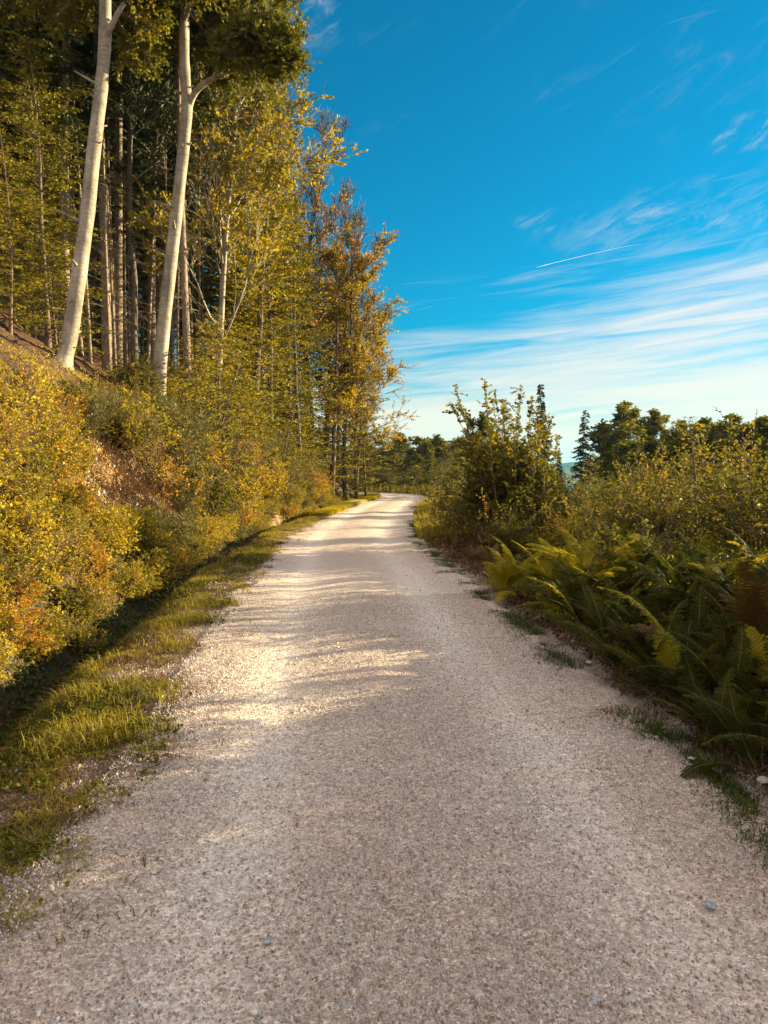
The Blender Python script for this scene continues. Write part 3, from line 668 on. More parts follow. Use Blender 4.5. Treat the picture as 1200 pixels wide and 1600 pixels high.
# forest edge towards the bend, from left to right
edge = [
 (392, 34, YB[2], (1.0, 1.0, 1.0), .3, 'young_beech', 'tall leafy beech with flat olive boughs behind the bank thicket, first along the wood edge'),
 (420, 36, YB[2], (.9, .9, .95), 1.7, 'young_beech', 'leafy beech with a slim pale lower stem standing just above the bank thicket'),
 (455, 40, YB[1], (1.15, 1.15, 1.15), 2.7, 'young_beech', 'layered beech with golden green boughs between two slim stems at the wood edge'),
 (474, 38, YB[2], (.75, .75, .85), 4.0, 'young_beech', 'beech with a bent upper stem and yellow layered boughs'),
 (490, 42, AT[1], (1.15, 1.15, 1.22), .5, 'autumn_tree', 'bare topped autumn tree with sparse orange leaves and many fine upright twigs'),
 (518, 43, YB[1], (1.15, 1.15, 1.2), 5.0, 'young_beech', 'dark stemmed beech with mixed green and orange boughs under the bare topped tree'),
 (540, 45, AT[0], (1.15, 1.15, 1.06), 1.4, 'autumn_tree', 'orange leaved tree with long boughs reaching over the road bend'),
 (556, 47, AT[0], (.85, .85, .80), 3.3, 'autumn_tree', 'smaller orange and green tree at the outer corner of the wood'),
 (558, 44.5, YB[0], (1.2, 1.2, 1.0), 2.0, 'young_beech', 'low boughed beech at the wood corner, its fans of leaves hanging over the road'),
 (440, 44, AT[1], (1.15, 1.15, 1.3), 2.5, 'autumn_tree', 'thin twiggy tree with bare crown rising behind the golden beeches'),
 (505, 47, YB[2], (1.0, 1.0, 1.05), 1.0, 'young_beech', 'tall green beech filling the wood edge behind the bare topped tree'),
 (480, 50, YB[2], (1.1, 1.1, 1.15), 2.2, 'young_beech', 'tall green beech seen between the edge stems further back'),
 (528, 50, AT[1], (1.0, 1.0, 1.1), 4.4, 'autumn_tree', 'open twiggy tree with thin bare top behind the orange one'),
 (572, 50, YB[0], (.95, .95, .8), 3.0, 'young_beech', 'short leafy beech low at the very end of the wood edge'),
 (410, 40, YB[2], (1.1, 1.1, 1.15), 5.2, 'young_beech', 'big olive beech behind the slim pale stem at the wood edge'),
]
for u, d, pr, sc, rz, nm, lb_ in edge: tree(nm, pr, u, d, rz, sc, lb_)
rng = np.random.default_rng(5)
# background of the wood
def far_enough(x, y, L, m): return all((x - a) ** 2 + (y - b) ** 2 > m * m for a, b in L)
spots_ = []
def scatter(n, box, ok, m, tries=6000):
    out = []
    for _ in range(tries):
        if len(out) >= n: break
        x = rng.uniform(box[0], box[1]); y = rng.uniform(box[2], box[3])
        if ok(x, y) and far_enough(x, y, spots_, m): spots_.append((x, y)); out.append((x, y))
    return out
def uv(x, y): return 600 + F * x / y
for x, y in scatter(30, (-34, -6, 26, 60), lambda x, y: -60 < uv(x, y) < 400 and sd1(x, y) < -9.5, 2.1):
    u = uv(x, y); z = ('left of the thick leaning beech' if u < 100 else 'between the two big pale trunks' if u < 265 else 'just right of the curved beech') + (' far back' if y > 42 else '')
    place('spruce_tree', SP[int(rng.integers(3))], (x, y, gz(x, y)), rng.uniform(0, 6.3), rng.uniform(.85, 1.12), 'tall slim spruce in the dark inner wood ' + z, 'tree', 'spruces in the inner wood ' + z)
for x, y in scatter(18, (-32, -5, 29, 60), lambda x, y: -60 < uv(x, y) < 480 and sd1(x, y) < -8.5, 2.0):
    u = uv(x, y); z = ('left of the leaning trunk' if u < 100 else 'between the two big pale trunks' if u < 265 else 'right of the curved beech' if u < 400 else 'behind the golden edge beeches') + (' far back' if y > 42 else '')
    place('forest_beech', BT[int(rng.integers(2))], (x, y, gz(x, y)), rng.uniform(0, 6.3), rng.uniform(.75, 1.05), 'full crowned beech inside the wood ' + z, 'tree', 'full crowned beeches inside the wood ' + z)
for x, y in scatter(40, (-26, -3, 22, 58), lambda x, y: -40 < uv(x, y) < 560 and sd1(x, y) < -7 - max(0, 30 - y) * .12 and not (90 < uv(x, y) < 335 and y < 40), 1.6):
    u = uv(x, y); z = 'left of the thick leaning trunk' if u < 100 else 'between and behind the pale trunks' if u < 320 else 'behind the bank thicket' if u < 440 else 'near the wood corner'
    place('young_beech', YB[int(rng.integers(3))], (x, y, gz(x, y)), rng.uniform(0, 6.3), rng.uniform(.55, .95), 'olive young beech with layered boughs ' + z + (' in the back rows' if y > 38 else ''), 'tree', 'young beeches ' + z + (' in the back rows' if y > 38 else ''))
for x, y in scatter(40, (-30, -4, 25, 60), lambda x, y: -60 < uv(x, y) < 520 and sd1(x, y) < -8.5 and not (100 < uv(x, y) < 335 and y < 42), 1.9):
    u = uv(x, y); z = ('left of the leaning trunk' if u < 100 else 'between the two big pale trunks' if u < 265 else 'right of the curved beech' if u < 400 else 'behind the golden edge beeches') + (' far back' if y > 42 else '')
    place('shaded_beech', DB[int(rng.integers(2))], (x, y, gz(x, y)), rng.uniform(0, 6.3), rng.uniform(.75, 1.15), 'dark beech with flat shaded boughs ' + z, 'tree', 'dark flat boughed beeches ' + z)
tree('young_beech', YB[0], 22, 21, .4, .62, 'yellow green young beech at the left picture edge beside a thin dark stem')
tree('young_beech', YB[0], 58, 25, 2.4, .6, 'low young beech just left of the thick leaning trunk')

for x, y in scatter(38, (-18, -5, 27, 46), lambda x, y: 95 < uv(x, y) < 345 and sd1(x, y) < -8.5, 1.0):
    u = uv(x, y); z = 'between the two pale beeches' if u < 245 else 'right of the curved beech'
    place('slim_tree', PO[int(rng.integers(2))], (x, y, gz(x, y)), rng.uniform(0, 6.3), rng.uniform(.8, 1.1), 'thin pale bare stem standing against the dark wood ' + z, 'tree', 'thin bare stems ' + z, tilt=(0, rng.normal(0, .025)))
# ---- bank thicket
def bank_label(u, v, z=0, y=0):
    h = 'low' if z < 1 else 'halfway up' if z < 2.8 else 'high'
    if u < 60: return h + ' at the left edge' + (' in front' if y < 9 else '')
    if u < 150: return h + ' below the thick leaning trunk' + (' in front' if y < 9 else '')
    if u < 300: return h + ' around the sandy earth scar'
    if u < 430: return h + ' just past the earth scar'
    if u < 500: return h + ' below the slim stemmed beeches'
    return h + ' on the last bank before the bend'
def sees_scar(x, y, z, h, r):
    uu, vt = pix((x, y, z + h)); ur = F * r / y; _, vb = pix((x, y, z))
    return uu + ur > 150 and uu - ur < 335 and vt < 790 and y < 16.4 and vb > 690
cnt = 0
DESC = {'bramble': 'yellow green bramble', 'hazel': 'green leafy', 'rust': 'rusty leaved', 'willow': 'grey green', 'beech': 'olive leaved'}
def thick(name, protos, n, drange, yr, sc, m, fmt, h, r, cat='bush', vary=False):
    global cnt; sp = []; k = 0
    for _ in range(9000):
        if k >= n: break
        y = yr[0] + (yr[1] - yr[0]) * rng.random() ** 1.2; dd = rng.uniform(*drange)
        i = np.argmin(np.abs(CL[:, 1] - y)); x = CL[i, 0] - dd; z = gz(x, y); u, v = pix((x, y, z)); s_ = rng.uniform(*sc) * (.72 if y < 10 else 1)
        if not (-120 < u < 600) or not far_enough(x, y, sp, m * (.6 + y / 40)) or sees_scar(x, y, z, h * s_, r * s_): continue
        vt_ = pix((x, y, z + h * s_))[1]
        if 95 < u < 330 and y >= 20 and vt_ < 560: continue
        if y < 23 and vt_ < 592 - max(0, 70 - u) * .6 and u < 320: continue
        sp.append((x, y)); k += 1; lab = fmt % bank_label(u, v, z, y)
        ms = None
        if vary:
            q_ = vn(x * .9 + 3, y * .7, 77) * .6 + .4 * rng.random() + .06 * (z - 1)
            mt = 'bramble' if q_ < .44 else 'beech' if q_ < .53 else 'rust' if q_ < .59 else 'willow' if q_ < .67 else 'hazel'; ms = {'foliage': mt}; lab = lab.replace('KIND', DESC[mt])
            name = {'bramble': 'bramble_bush', 'rust': 'rusty_bush', 'willow': 'grey_bush'}.get(mt, 'leafy_bush')
        place(name, protos[int(rng.integers(len(protos)))], (x, y, z), rng.uniform(0, 6.3), s_, lab.replace(' halfway up', ' mid slope'), cat, lab.replace('bush ', 'bushes ').replace('sapling ', 'saplings '), ms, tilt=(0, rng.uniform(.05, .3)))
thick('bramble_bush', [SH[0], SH[1], SH[2]], 185, (3.7, 7.6), (5.5, 48), (.55, 1.25), .52, 'KIND bush %s', 1.1, .8, 'bush', True)
thick('low_bramble', SH[:2], 150, (3.22, 4.1), (4.4, 44), (.42, .7), .38, 'small KIND bush at the ditch %s', .9, .6, 'bush', True)
thick('rusty_bush', SH[2:], 30, (4.2, 8.5), (7, 46), (.7, 1.1), .9, 'rusty leaved bush %s', 1.2, .8)
thick('tall_sapling', [UB[0]], 70, (4.6, 9), (22, 54), (1.0, 1.4), 1.0, 'tall beech sapling %s', 3.5, 1.4, 'sapling')
thick('bare_bush', [shrub(72, 1.5, 1.0, 20, 'rust', .045, .03, .16, 10, .6), shrub(73, 1.2, 1.0, 20, 'rust', .04, .03, .3, 9, .8)], 42, (3.6, 8.5), (6, 40), (.8, 1.3), .7, 'half bare twiggy bush %s', 1.2, .8)
thick('grey_bush', WS, 34, (4.2, 7.5), (13, 44), (.7, 1.1), 1.3, 'narrow leaved grey bush %s', 2.0, 1.1)
thick('hazel_bush', HZ[1:], 34, (5.2, 8.5), (9, 40), (.6, .9), 1.1, 'round leaved bush %s', 1.7, 1.1)
thick('beech_sapling', UB, 85, (5.2, 10), (10, 52), (.6, 1.25), 1.0, 'bushy beech sapling %s', 2.6, 1.2, 'sapling')

# ---- right side of the road
def rplace(name, pr, s, y, sc, label, group=None, rz=None, cat='bush', mats=None):
    i = np.argmin(np.abs(CL[:, 1] - y)); x = CL[i, 0] + s; return place(name, pr, (x, y, gz(x, y)), U(0, 6.3) if rz is None else rz, sc, label, cat, group, mats)
tree('tall_shrub', BR_[0], 800, 15.5, .6, .95, 'tallest roadside shrub on the right, long leafy shoots against the sky', cat='shrub')
tree('hazel_shrub', HZ[0], 765, 16, 2.6, .95, 'yellow green shrub on the road side of the tall shrub', cat='shrub')
tree('hazel_shrub', HZ[0], 850, 15, 4.6, .72, 'round leaved shrub under the right flank of the tall shrub', cat='shrub')
tree('hazel_shrub', HZ[1], 722, 19, 1.6, .9, 'low dark shrub where the shrub row meets the gravel', cat='shrub')
tree('hazel_shrub', HZ[1], 890, 13, 3.1, .55, 'orange tinged shrub right of the tall shrub', cat='shrub', mats={'foliage': 'rust'})
tree('hazel_shrub', HZ[0], 1190, 11.5, 3.7, .92, 'leafy shrub at the right picture edge with bare shoots above it', cat='shrub')
tree('hazel_shrub', HZ[0], 1135, 14, 5.1, .86, 'yellow green shrub rising between the slender sapling and the right edge', cat='shrub', mats={'foliage': 'beech'})
tree('hazel_shrub', HZ[0], 1055, 16.5, .9, .95, 'shrub in front of the skyline clump, left of the slender sapling', cat='shrub')
tree('hazel_shrub', HZ[1], 1015, 12.5, 2.7, .75, 'green shrub behind the pale arching ferns', cat='shrub')
tree('sapling', layered_tree(91, 2.9, .75, .12, 'bramble', dens=1.6, ll=.06, lw=.045, gap=.06, asc=.8), 1088, 12.5, 1, (1.25, 1.25, .84), 'slender yellow leaved sapling standing above the ferns on the right')
k = 0
for x, y in scatter(30, (1.5, 14, 10, 34), lambda x, y: sd1(x, y) > 2.9 + (y > 16) * .6 and uv(x, y) < 1260, 1.15):
    h = HZ[1 + int(rng.integers(2))]; u = uv(x, y); z = ('beside the gravel past the tall shrub' if u < 780 else 'under the tall shrub' if u < 900 else 'behind the yellow ferns' if u < 1050 else 'behind the ferns at the right edge') + (' further back' if y > 18 else '')
    place('hazel_bush', h, (x, y, gz(x, y)), rng.uniform(0, 6.3), rng.uniform(.5, .72) if y < 16 else rng.uniform(.7, 1.0), 'mixed green bush ' + z, 'bush', 'mixed green bushes ' + z)
for i, (x, y) in enumerate([(3.9, 3.2), (4.6, 4.3), (5.6, 5.3), (5.0, 2.4), (6.6, 6.4), (3.6, 1.6), (7.4, 7.6), (6.3, 3.6), (4.3, .6), (8.2, 6.0)]):
    place('hazel_shrub', HZ[0], (x, y, gz(x, y)), i * 1.3, .92, 'tall bush standing just outside the right picture edge', 'shrub', 'tall bushes just outside the right picture edge')
def fern(x, y, n, sc, label, group=None, mat='fern', seed=0, lean=0):
    r = np.random.default_rng(int(seed + abs(x * 1000) + y * 77))
    o = bpy.data.objects.new('fern', None); C.objects.link(o); o.location = (x, y, gz(x, y) - .03); tag(o, label, 'fern', group); a0 = r.uniform(0, 6.3)
    for i in range(n):
        c = bpy.data.objects.new('frond', FR[int(r.integers(len(FR)))]); C.objects.link(c); c.parent = o
        c.rotation_euler = (r.normal(0, .28), r.normal(-.15, .3), a0 + i * 2 * pi / n + r.normal(0, .2)); c.location = (r.normal(0, .04), r.normal(0, .04), 0); q = sc * r.uniform(.8, 1.1); c.scale = (q, q, q)
        mm = mat if r.random() > .05 or mat != 'fern' else 'fern_yellow'
        c.material_slots[0].link = 'OBJECT'; c.material_slots[0].material = M[mm]
def fz(x, y):
    s_ = sd1(x, y); return ('at the right gravel edge' if s_ < 2.7 else 'in the middle of the right hand mass' if s_ < 3.6 else 'at the back of the right hand mass') + (' in front' if y < 5 else ' behind the last grass tufts' if y < 6.6 else ' next to the yellow ferns')
for x, y in scatter(58, (1.9, 5.6, 3.2, 8.2), lambda x, y: sd1(x, y) > 2.1 and uv(x, y) < 1330, .36):
    fern(x, y, 9, rng.uniform(.5, .9) + .12 * (sd1(x, y) > 2.8), 'large dark fern ' + fz(x, y), 'dark ferns ' + fz(x, y))
for x, y in scatter(34, (2.4, 9, 3.6, 9), lambda x, y: sd1(x, y) > 2.7, .62):
    place('dark_bush', HZ[1 + int(rng.integers(2))], (x, y, gz(x, y)), rng.uniform(0, 6.3), rng.uniform(.45, .6) if y > 7.6 else rng.uniform(.62, .85) if uv(x, y) < 1050 else rng.uniform(.8, 1.05), 'shaded green bush ' + fz(x, y), 'bush', 'shaded bushes ' + fz(x, y))
for x, y in scatter(12, (1.8, 3.0, 3.9, 8), lambda x, y: 1.95 < sd1(x, y) < 2.4, .3):
    fern(x, y, 8, .6, 'low dark fern fringing the right gravel edge', 'low dark ferns fringing the right gravel edge')
for u, d, sc, mt, lb_ in [(800, 9.6, .85, 'fern_yellow', 'bright yellow green fern arching out over the gravel edge'), (872, 8.9, 1.0, 'fern_yellow', 'glowing yellow fern right of the arching roadside fern'),
    (930, 8.6, 1.0, 'fern_yellow', 'yellow fern with orange tips beside the dark fern mass'), (900, 9.9, 1.0, 'fern_yellow', 'yellow green fern behind the glowing yellow one'), (845, 10.2, .8, 'fern', 'green fern behind the arching roadside fern'),
    (975, 9.8, 1.05, 'fern', 'tall pale green fern arching at the top of the fern mass'), (1060, 8.6, 1.0, 'fern', 'upright fern crown standing highest in the fern mass'),
    (1130, 7.6, .95, 'fern', 'fern with sunlit tips near the right picture edge'), (1010, 8.8, 1.0, 'fern', 'broad sunlit fern between the two highest ferns'), (1185, 5.6, .9, 'fern_brown', 'brown withered fern at the right picture edge'),
    (1185, 8.4, 1.0, 'fern', 'green fern at the right edge behind the brown one')]:
    x = (u - 600) / F * d; fern(x, d, 14 if mt == 'fern_yellow' else 10, sc, lb_, None, mt)
# bent and withered bracken along the gravel
for i, (u, d) in enumerate([(735, 13.2), (760, 12.2), (790, 10.8), (830, 9.4), (862, 8.6), (905, 7.6), (700, 15.5)]):
    x = (u - 600) / F * d; fern(x + .1, d, 7, .5, 'low withered brown fern lying at the gravel edge', 'withered ferns along the right gravel edge', 'fern_brown', 5)
# saplings beyond the bend
def cz(x, y): return ('left of' if uv(x, y) < 640 else 'straight beyond' if uv(x, y) < 700 else 'right of') + ' the far road bend' + (' in the second row' if y > 66 else '')
def rz_(x, y): return ('beside the far road' if uv(x, y) < 780 else 'behind the tall shrub' if uv(x, y) < 900 else 'under the lone spruce' if uv(x, y) < 960 else 'in front of the skyline clump' if uv(x, y) < 1090 else 'in front of the dark hedge') + (' far out' if y > 40 else '')
for x, y in scatter(46, (-5, 14, 48, 86), lambda x, y: abs(sd1(x, y)) > 3.2 and 540 < uv(x, y) < 780 and (x > 1.5 or y > 66), 1.9):
    place('beech_sapling', (UB + [HZ[0], WS[0]])[int(rng.integers(4))], (x, y, gz(x, y)), rng.uniform(0, 6.3), rng.uniform(.9, 1.35), 'young sapling ' + cz(x, y), 'sapling', 'saplings ' + cz(x, y))
for x, y in scatter(40, (3, 40, 22, 60), lambda x, y: sd1(x, y) > 4 and 660 < uv(x, y) < 1230, 2.0):
    place('beech_sapling', (UB + HZ)[int(rng.integers(5))], (x, y, gz(x, y)), rng.uniform(0, 6.3), rng.uniform(.8, 1.1), 'small bush on the clearing ' + rz_(x, y), 'bush', 'small clearing bushes ' + rz_(x, y))
# single trees beyond the clearing
CF = [conifer(101, 9.5, 2.1, .03, 2.2, .3, .1, ll=.28, lw=.14), conifer(102, 9, 1.6, .02, 3.2, .2, ll=.24, lw=.13)]
FT = [branchy_tree(111, 9, 3.2, .15, 'canopy', 'dark_bark', ll=.3, lw=.22, kids=(18, 7, 5), gap=.07), branchy_tree(112, 7, 3.0, .1, 'canopy', 'dark_bark', ll=.3, lw=.22, kids=(18, 7, 5), gap=.07)]
def far(name, pr, u, vtop, d, H, label, group=None, rz=0, wide=1, mats=None):
    p = at(u, vtop, d); z = gz(p[0], d); s_ = (p[2] - z) / H; return place(name, pr, (p[0], d, z), rz, (s_ * wide, s_ * wide, s_), label, 'tree', group, mats)
far('spruce_tree', CF[0], 911, 640, 58, 9.5, 'lone dark spruce with open drooping boughs on the skyline', rz=1, wide=1.0)
far('spruce_tree', CF[1], 848, 598, 34, 9, 'dense dark spruce peaking behind the tall roadside shrub', wide=.75)
far('spruce_tree', CF[1], 875, 703, 60, 9, 'small dark spruce between the tall shrub and the lone spruce', wide=1.0)
far('round_tree', FT[1], 745, 664, 48, 7, 'small airy tree just left of the tall roadside shrub', mats={'crown': 'hazel'}, wide=.7)
for i, (u, v, d) in enumerate([(950, 672, 84), (972, 648, 80), (1003, 656, 84), (1032, 660, 86), (1062, 665, 88)]):
    far('round_tree', FT[i % 2], u, v, d, (9, 7)[i % 2], ['half hidden round tree left of the tallest skyline tree', 'tallest round crowned tree of the skyline clump', 'round tree right of the tallest skyline tree', 'fourth tree of the skyline clump counted from the lone spruce', 'last tree of the skyline clump before the dark hedge'][i], rz=i * 1.3, wide=1.0)
for i in range(15):
    u = 1075 + i * 14 ; far('hedge_tree', FT[i % 2], u, 672 + 3 * sin(i * 2.1) - i * .3, 60 + 3 * (i % 3), (9, 7)[i % 2], 'low tree of the dark hedge row at the right of the skyline', 'trees of the dark hedge row', i * .9, 1.1)
for i in range(16):
    u = 958 + i * 16; far('hedge_tree', FT[i % 2], u, 700 + 4 * sin(i * 1.7), 66 + 4 * (i % 3), (9, 7)[i % 2], 'dark low tree under the skyline clump', 'low trees under the skyline clump', i * 1.9, 1.3)
for i in range(26):
    u = 548 + i * 9.5; d = 95 + 9 * (i % 4); v = 694 + 5 * sin(i * 1.3) + 3 * (i % 3)
    cn = i % 6 == 5
    far('distant_tree', CF[0] if cn else FT[i % 2], u, v - 3 * cn, d, 9.5 if cn else (9, 7)[i % 2], 'small dark pointed spruce in the distant row beyond the bend' if cn else 'dark round tree in the distant row beyond the bend', 'distant pointed spruces beyond the bend' if cn else 'distant round trees beyond the bend', i, 1.0 if cn else 1.25)
# ------------------------------------------------------------------ small things and ground cover
def blades(name, X_, Y_, h, wd, mat, label, seed, lean=.5, Zf=None):
    r = np.random.default_rng(seed); m = len(X_); Z_ = height(X_, Y_); a = r.uniform(0, 2 * pi, m); l = h * r.uniform(.5, 1.2, m); be = lean * r.uniform(.2, 1.2, m)
    d = np.stack([np.cos(a), np.sin(a), 0 * a], 1); sd_ = np.stack([-np.sin(a), np.cos(a), 0 * a], 1); P = np.stack([X_, Y_, Z_ - .005], 1); up = np.array([0, 0, 1.])
    Mi = P + d * (l * be * .25)[:, None] + up * (l * .6)[:, None]; Tp = P + d * (l * be)[:, None] + up * (l * (1 - .35 * be))[:, None]; ww = (wd * r.uniform(.6, 1.2, m))[:, None]
    V = np.stack([P - sd_ * ww / 2, P + sd_ * ww / 2, Mi + sd_ * ww * .4, Mi - sd_ * ww * .4, Tp + sd_ * ww * .06, Tp - sd_ * ww * .06], 1).reshape(-1, 3)
    b = (np.arange(m) * 6)[:, None, None]; Q = (b + np.array([[0, 1, 2, 3], [3, 2, 4, 5]])[None]).reshape(-1, 4)
    o = link(name, mesh(name, V, Q, M[mat])); return tag(o, label, 'grass', kind='stuff')
def pts(n, s0, s1, ya, yb, seed, dens=None, pw=1.6):
    r = np.random.default_rng(seed); y = ya + (yb - ya) * r.random(n) ** pw; s_ = r.uniform(s0, s1, n); x = np.interp(y, CL[:180, 1], CL[:180, 0]) + s_
    if dens is not None:
        k = r.random(n) < dens(x, y, s_); x, y = x[k], y[k]
    return x, y
cl_ = lambda x, y, f=1.6, s=0: fbm(x * f, y * f, 90 + s, 3)
# verge on the left: a ragged mat of short bent grass, dead stems and weeds, thinning towards the gravel
vm = lambda x, y, s_: sm(s_, -2.8, -2.4) * sm(-s_ + (cl_(x, y, 3, 5) - .5) * 1.5, 1.45, 2.0)
xg, yg = pts(150000, -2.8, -1.2, 1.6, 34, 1, lambda x, y, s_: sm(cl_(x, y, 3.2), .36, .72) * vm(x, y, s_))
blades('grass', xg, yg, .07, .006, 'grass', 'short bent grass and moss of the verge left of the gravel road', 1, 1.2)
xg, yg = pts(140000, -2.8, -1.0, 1.6, 30, 13, lambda x, y, s_: sm(cl_(x, y, 2.2, 4), .3, .6) * sm(-s_ + (cl_(x, y, 3, 5) - .5) * 1.5, 1.2, 1.9))
blades('dead_grass', xg, yg, .06, .005, 'dead', 'dead brown grass stems matted in the left verge', 7, 2.4)
xg, yg = pts(52000, -2.7, -1.4, 3.4, 28, 12, lambda x, y, s_: sm(cl_(x, y, 2.6, 3), .42, .78) * vm(x, y, s_))
blades('tall_grass', xg, yg, .13, .006, 'grass', 'taller sunlit grass clumps standing in the left verge', 2, .9)
tm = lambda x, y, s_: sm(cl_(x, y, 1.9, 7), .44, .56) * np.exp(-((s_ - 1.66 - .25 * (cl_(x, y, 1.2, 31) - .5)) / .15) ** 2)
xg, yg = pts(170000, 1.2, 2.3, 1.8, 26, 3, tm, 1.4)
blades('grass_tufts', xg, yg, .06, .006, 'tuft', 'low dark green grass strip broken into tufts along the right gravel edge', 3, 1.1)
xg, yg = pts(50000, 1.8, 2.7, 2.2, 26, 14, lambda x, y, s_: sm(cl_(x, y, 1.6, 8), .5, .62), 1.4)
blades('dead_grass', xg, yg, .05, .005, 'dead', 'dead grass bits on the soil strip right of the gravel', 8, 2.4)
r = np.random.default_rng(55); xg = SCAR[0] + r.normal(0, .8, 6000); yg = SCAR[1] + r.normal(0, .9, 6000)
blades('dead_grass', xg, yg, .26, .012, 'dead', 'dry roots and straw hanging on the sandy earth scar', 9, 2.6)
xg, yg = pts(30000, 1.7, 4.2, 18, 52, 4, lambda x, y, s_: sm(cl_(x, y, 1, 9), .3, .5), 1)
blades('grass', xg, yg, .3, .02, 'grass', 'rough grass on the right of the road before the bend', 4)
xg, yg = pts(30000, -3.4, -1.5, 28, 58, 5, None, 1)
blades('grass', xg, yg, .2, .02, 'grass', 'bright grass strip along the far left road edge', 5)
r = np.random.default_rng(77); xg = r.uniform(-10, 45, 60000); yg = r.uniform(45, 100, 60000); k = (sdist(xg, yg) > 1.9) | (yg > 70)
blades('grass', xg[k], yg[k], .6, .06, 'grass', 'rough tall grass of the clearing beyond the bend', 6)
# leaf carpets
def carpet(name, x, y, ll, mat, label, cat, seed, lift=.02, jit=.5, six=False, zr=0):
    r = np.random.default_rng(seed); z = height(x, y); e = .05; nx_ = -(height(x + e, y) - z) / e; ny_ = -(height(x, y + e) - z) / e
    N = nrm(nrm(np.stack([nx_, ny_, np.ones(len(x))], 1)) + r.normal(0, jit, (len(x), 3))); D = nrm(r.normal(0, 1, (len(x), 3)) - N * 0); mb = MB(); s_ = r.uniform(.6, 1.2, len(x))
    up = r.random(len(x)) * zr
    leaves(mb, np.stack([x, y, z + lift + up], 1), D, N, ll * s_, ll * .72 * s_, .1, six); o = link(name, mb.mesh(name, M[mat])); return tag(o, label, cat, kind='stuff')
noscar = lambda x, y: (np.hypot((x - SCAR[0]) / 1.7, (y - SCAR[1]) / 2.6) > 1)
x, y = pts(150000, -9.5, -3.3, 4, 44, 21, lambda x, y, s_: noscar(x, y) * sm(cl_(x, y, 1.2, 11), .3, .5) * sm(s_, -8.2, -6.5))
carpet('undergrowth', x, y, .05, 'bramble', 'low leafy undergrowth covering the left bank between the bushes', 'undergrowth', 21, .02, .6, False, .28)
x, y = pts(60000, -4.4, -2.7, 3, 34, 22, lambda x, y, s_: sm(cl_(x, y, 1.5, 13), .4, .6))
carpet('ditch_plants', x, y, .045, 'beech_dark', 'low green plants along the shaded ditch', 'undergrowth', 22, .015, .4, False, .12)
x, y = pts(90000, -20, -2.4, 3, 46, 23); carpet('leaf_litter', x, y, .06, 'dead', 'brown fallen leaves on the bank and forest floor', 'leaf litter', 23, .01, .35)
x, y = pts(50000, 1.9, 6, 2, 26, 24, None, 1.3); carpet('leaf_litter', x, y, .05, 'dead', 'brown dead leaves and debris at the foot of the right hand plants', 'leaf litter', 24, .008, .4, False, .06)
x, y = pts(60000, 2.9, 8, 5, 24, 25, None, 1.1); carpet('undergrowth', x, y, .05, 'hazel', 'low green undergrowth filling the right roadside between the shrubs', 'undergrowth', 25, .02, .7, False, .45)
x, y = pts(60000, -2.8, -1.35, 1.9, 18, 26, lambda x, y, s_: sm(cl_(x, y, 2.6, 15), .46, .6) * vm(x, y, s_)); carpet('verge_weeds', x, y, .028, 'hazel', 'small broad leaved weeds in the left verge', 'weeds', 26, .01, .35, True, .05)
# loose stones
def stones(name, n, s0, s1, ya, yb, smin, smax, seed, label, pw=2.2, dens=None, mat='stone'):
    r = np.random.default_rng(seed); x, y = pts(n, s0, s1, ya, yb, seed, dens, pw); m = len(x)
    s_ = x - np.interp(y, CL[:180, 1], CL[:180, 0]); z = .022 + relief(x, y, s_)[0]; z = np.where(np.abs(s_) > 1.62, height(x, y) + .004, z)
    sz = smin * (smax / smin) ** (r.random(m) ** 2.4); V0 = np.array([[1, 0, 0], [0, 1, 0], [-1, 0, 0], [0, -1, 0], [.6, .5, 1.1], [-.5, .6, 1.2], [-.6, -.5, 1.1], [.5, -.6, 1.25]], float)
    a = r.uniform(0, 2 * pi, m); V = V0[None] * r.uniform(.6, 1.3, (m, 8, 1)) * np.stack([np.ones(m), r.uniform(.6, 1, m), r.uniform(.55, .95, m)], 1)[:, None]
    cx = V[..., 0] * np.cos(a)[:, None] - V[..., 1] * np.sin(a)[:, None]; cy = V[..., 0] * np.sin(a)[:, None] + V[..., 1] * np.cos(a)[:, None]
    V = np.stack([cx, cy, V[..., 2]], -1) * (sz / 2)[:, None, None] + np.stack([x, y, z], 1)[:, None]
    b = (np.arange(m) * 8)[:, None, None]; Q = (b + np.array([[0, 1, 5, 4], [1, 2, 6, 5], [2, 3, 7, 6], [3, 0, 4, 7], [4, 5, 6, 7]])[None]).reshape(-1, 4)
    o = link(name, mesh(name, V.reshape(-1, 3), Q, M[mat])); return tag(o, label, 'gravel', kind='stuff')
def stone_mat():
    m, t = new_mat('stone'); ge = t.n('ShaderNodeNewGeometry').outputs['Random Per Island']; v = t.n('ShaderNodeTexCoord').outputs['Object']
    c = t.ramp(ge, [(0, (.24, .16, .12)), (.25, (.40, .30, .24)), (.6, (.52, .43, .36)), (.82, (.62, .56, .50)), (.95, (.42, .43, .46)), (1, (.78, .75, .70))])
    c = t.mix(1, c, t.ramp(t.noise(v, 60, 3), [(.3, .8), (.7, 1.15)]), 'MULTIPLY'); p = t.n('ShaderNodeBsdfPrincipled'); t.put(p.inputs['Base Color'], c); p.inputs['Roughness'].default_value = .8
    o = t.n('ShaderNodeOutputMaterial'); t.nt.links.new(p.outputs[0], o.inputs[0]); return m
M['stone'] = stone_mat()
stones('gravel', 330000, -2.1, 2.2, 1.4, 10, .0065, .016, 31, 'fine loose gravel strewn over the near road', 1.8, lambda x, y, s_: .4 + .6 * (1 - (np.exp(-((s_ + .78) / .25) ** 2) + np.exp(-((s_ - .85) / .27) ** 2))) * sm(cl_(x, y, 1.8, 17), .25, .55))
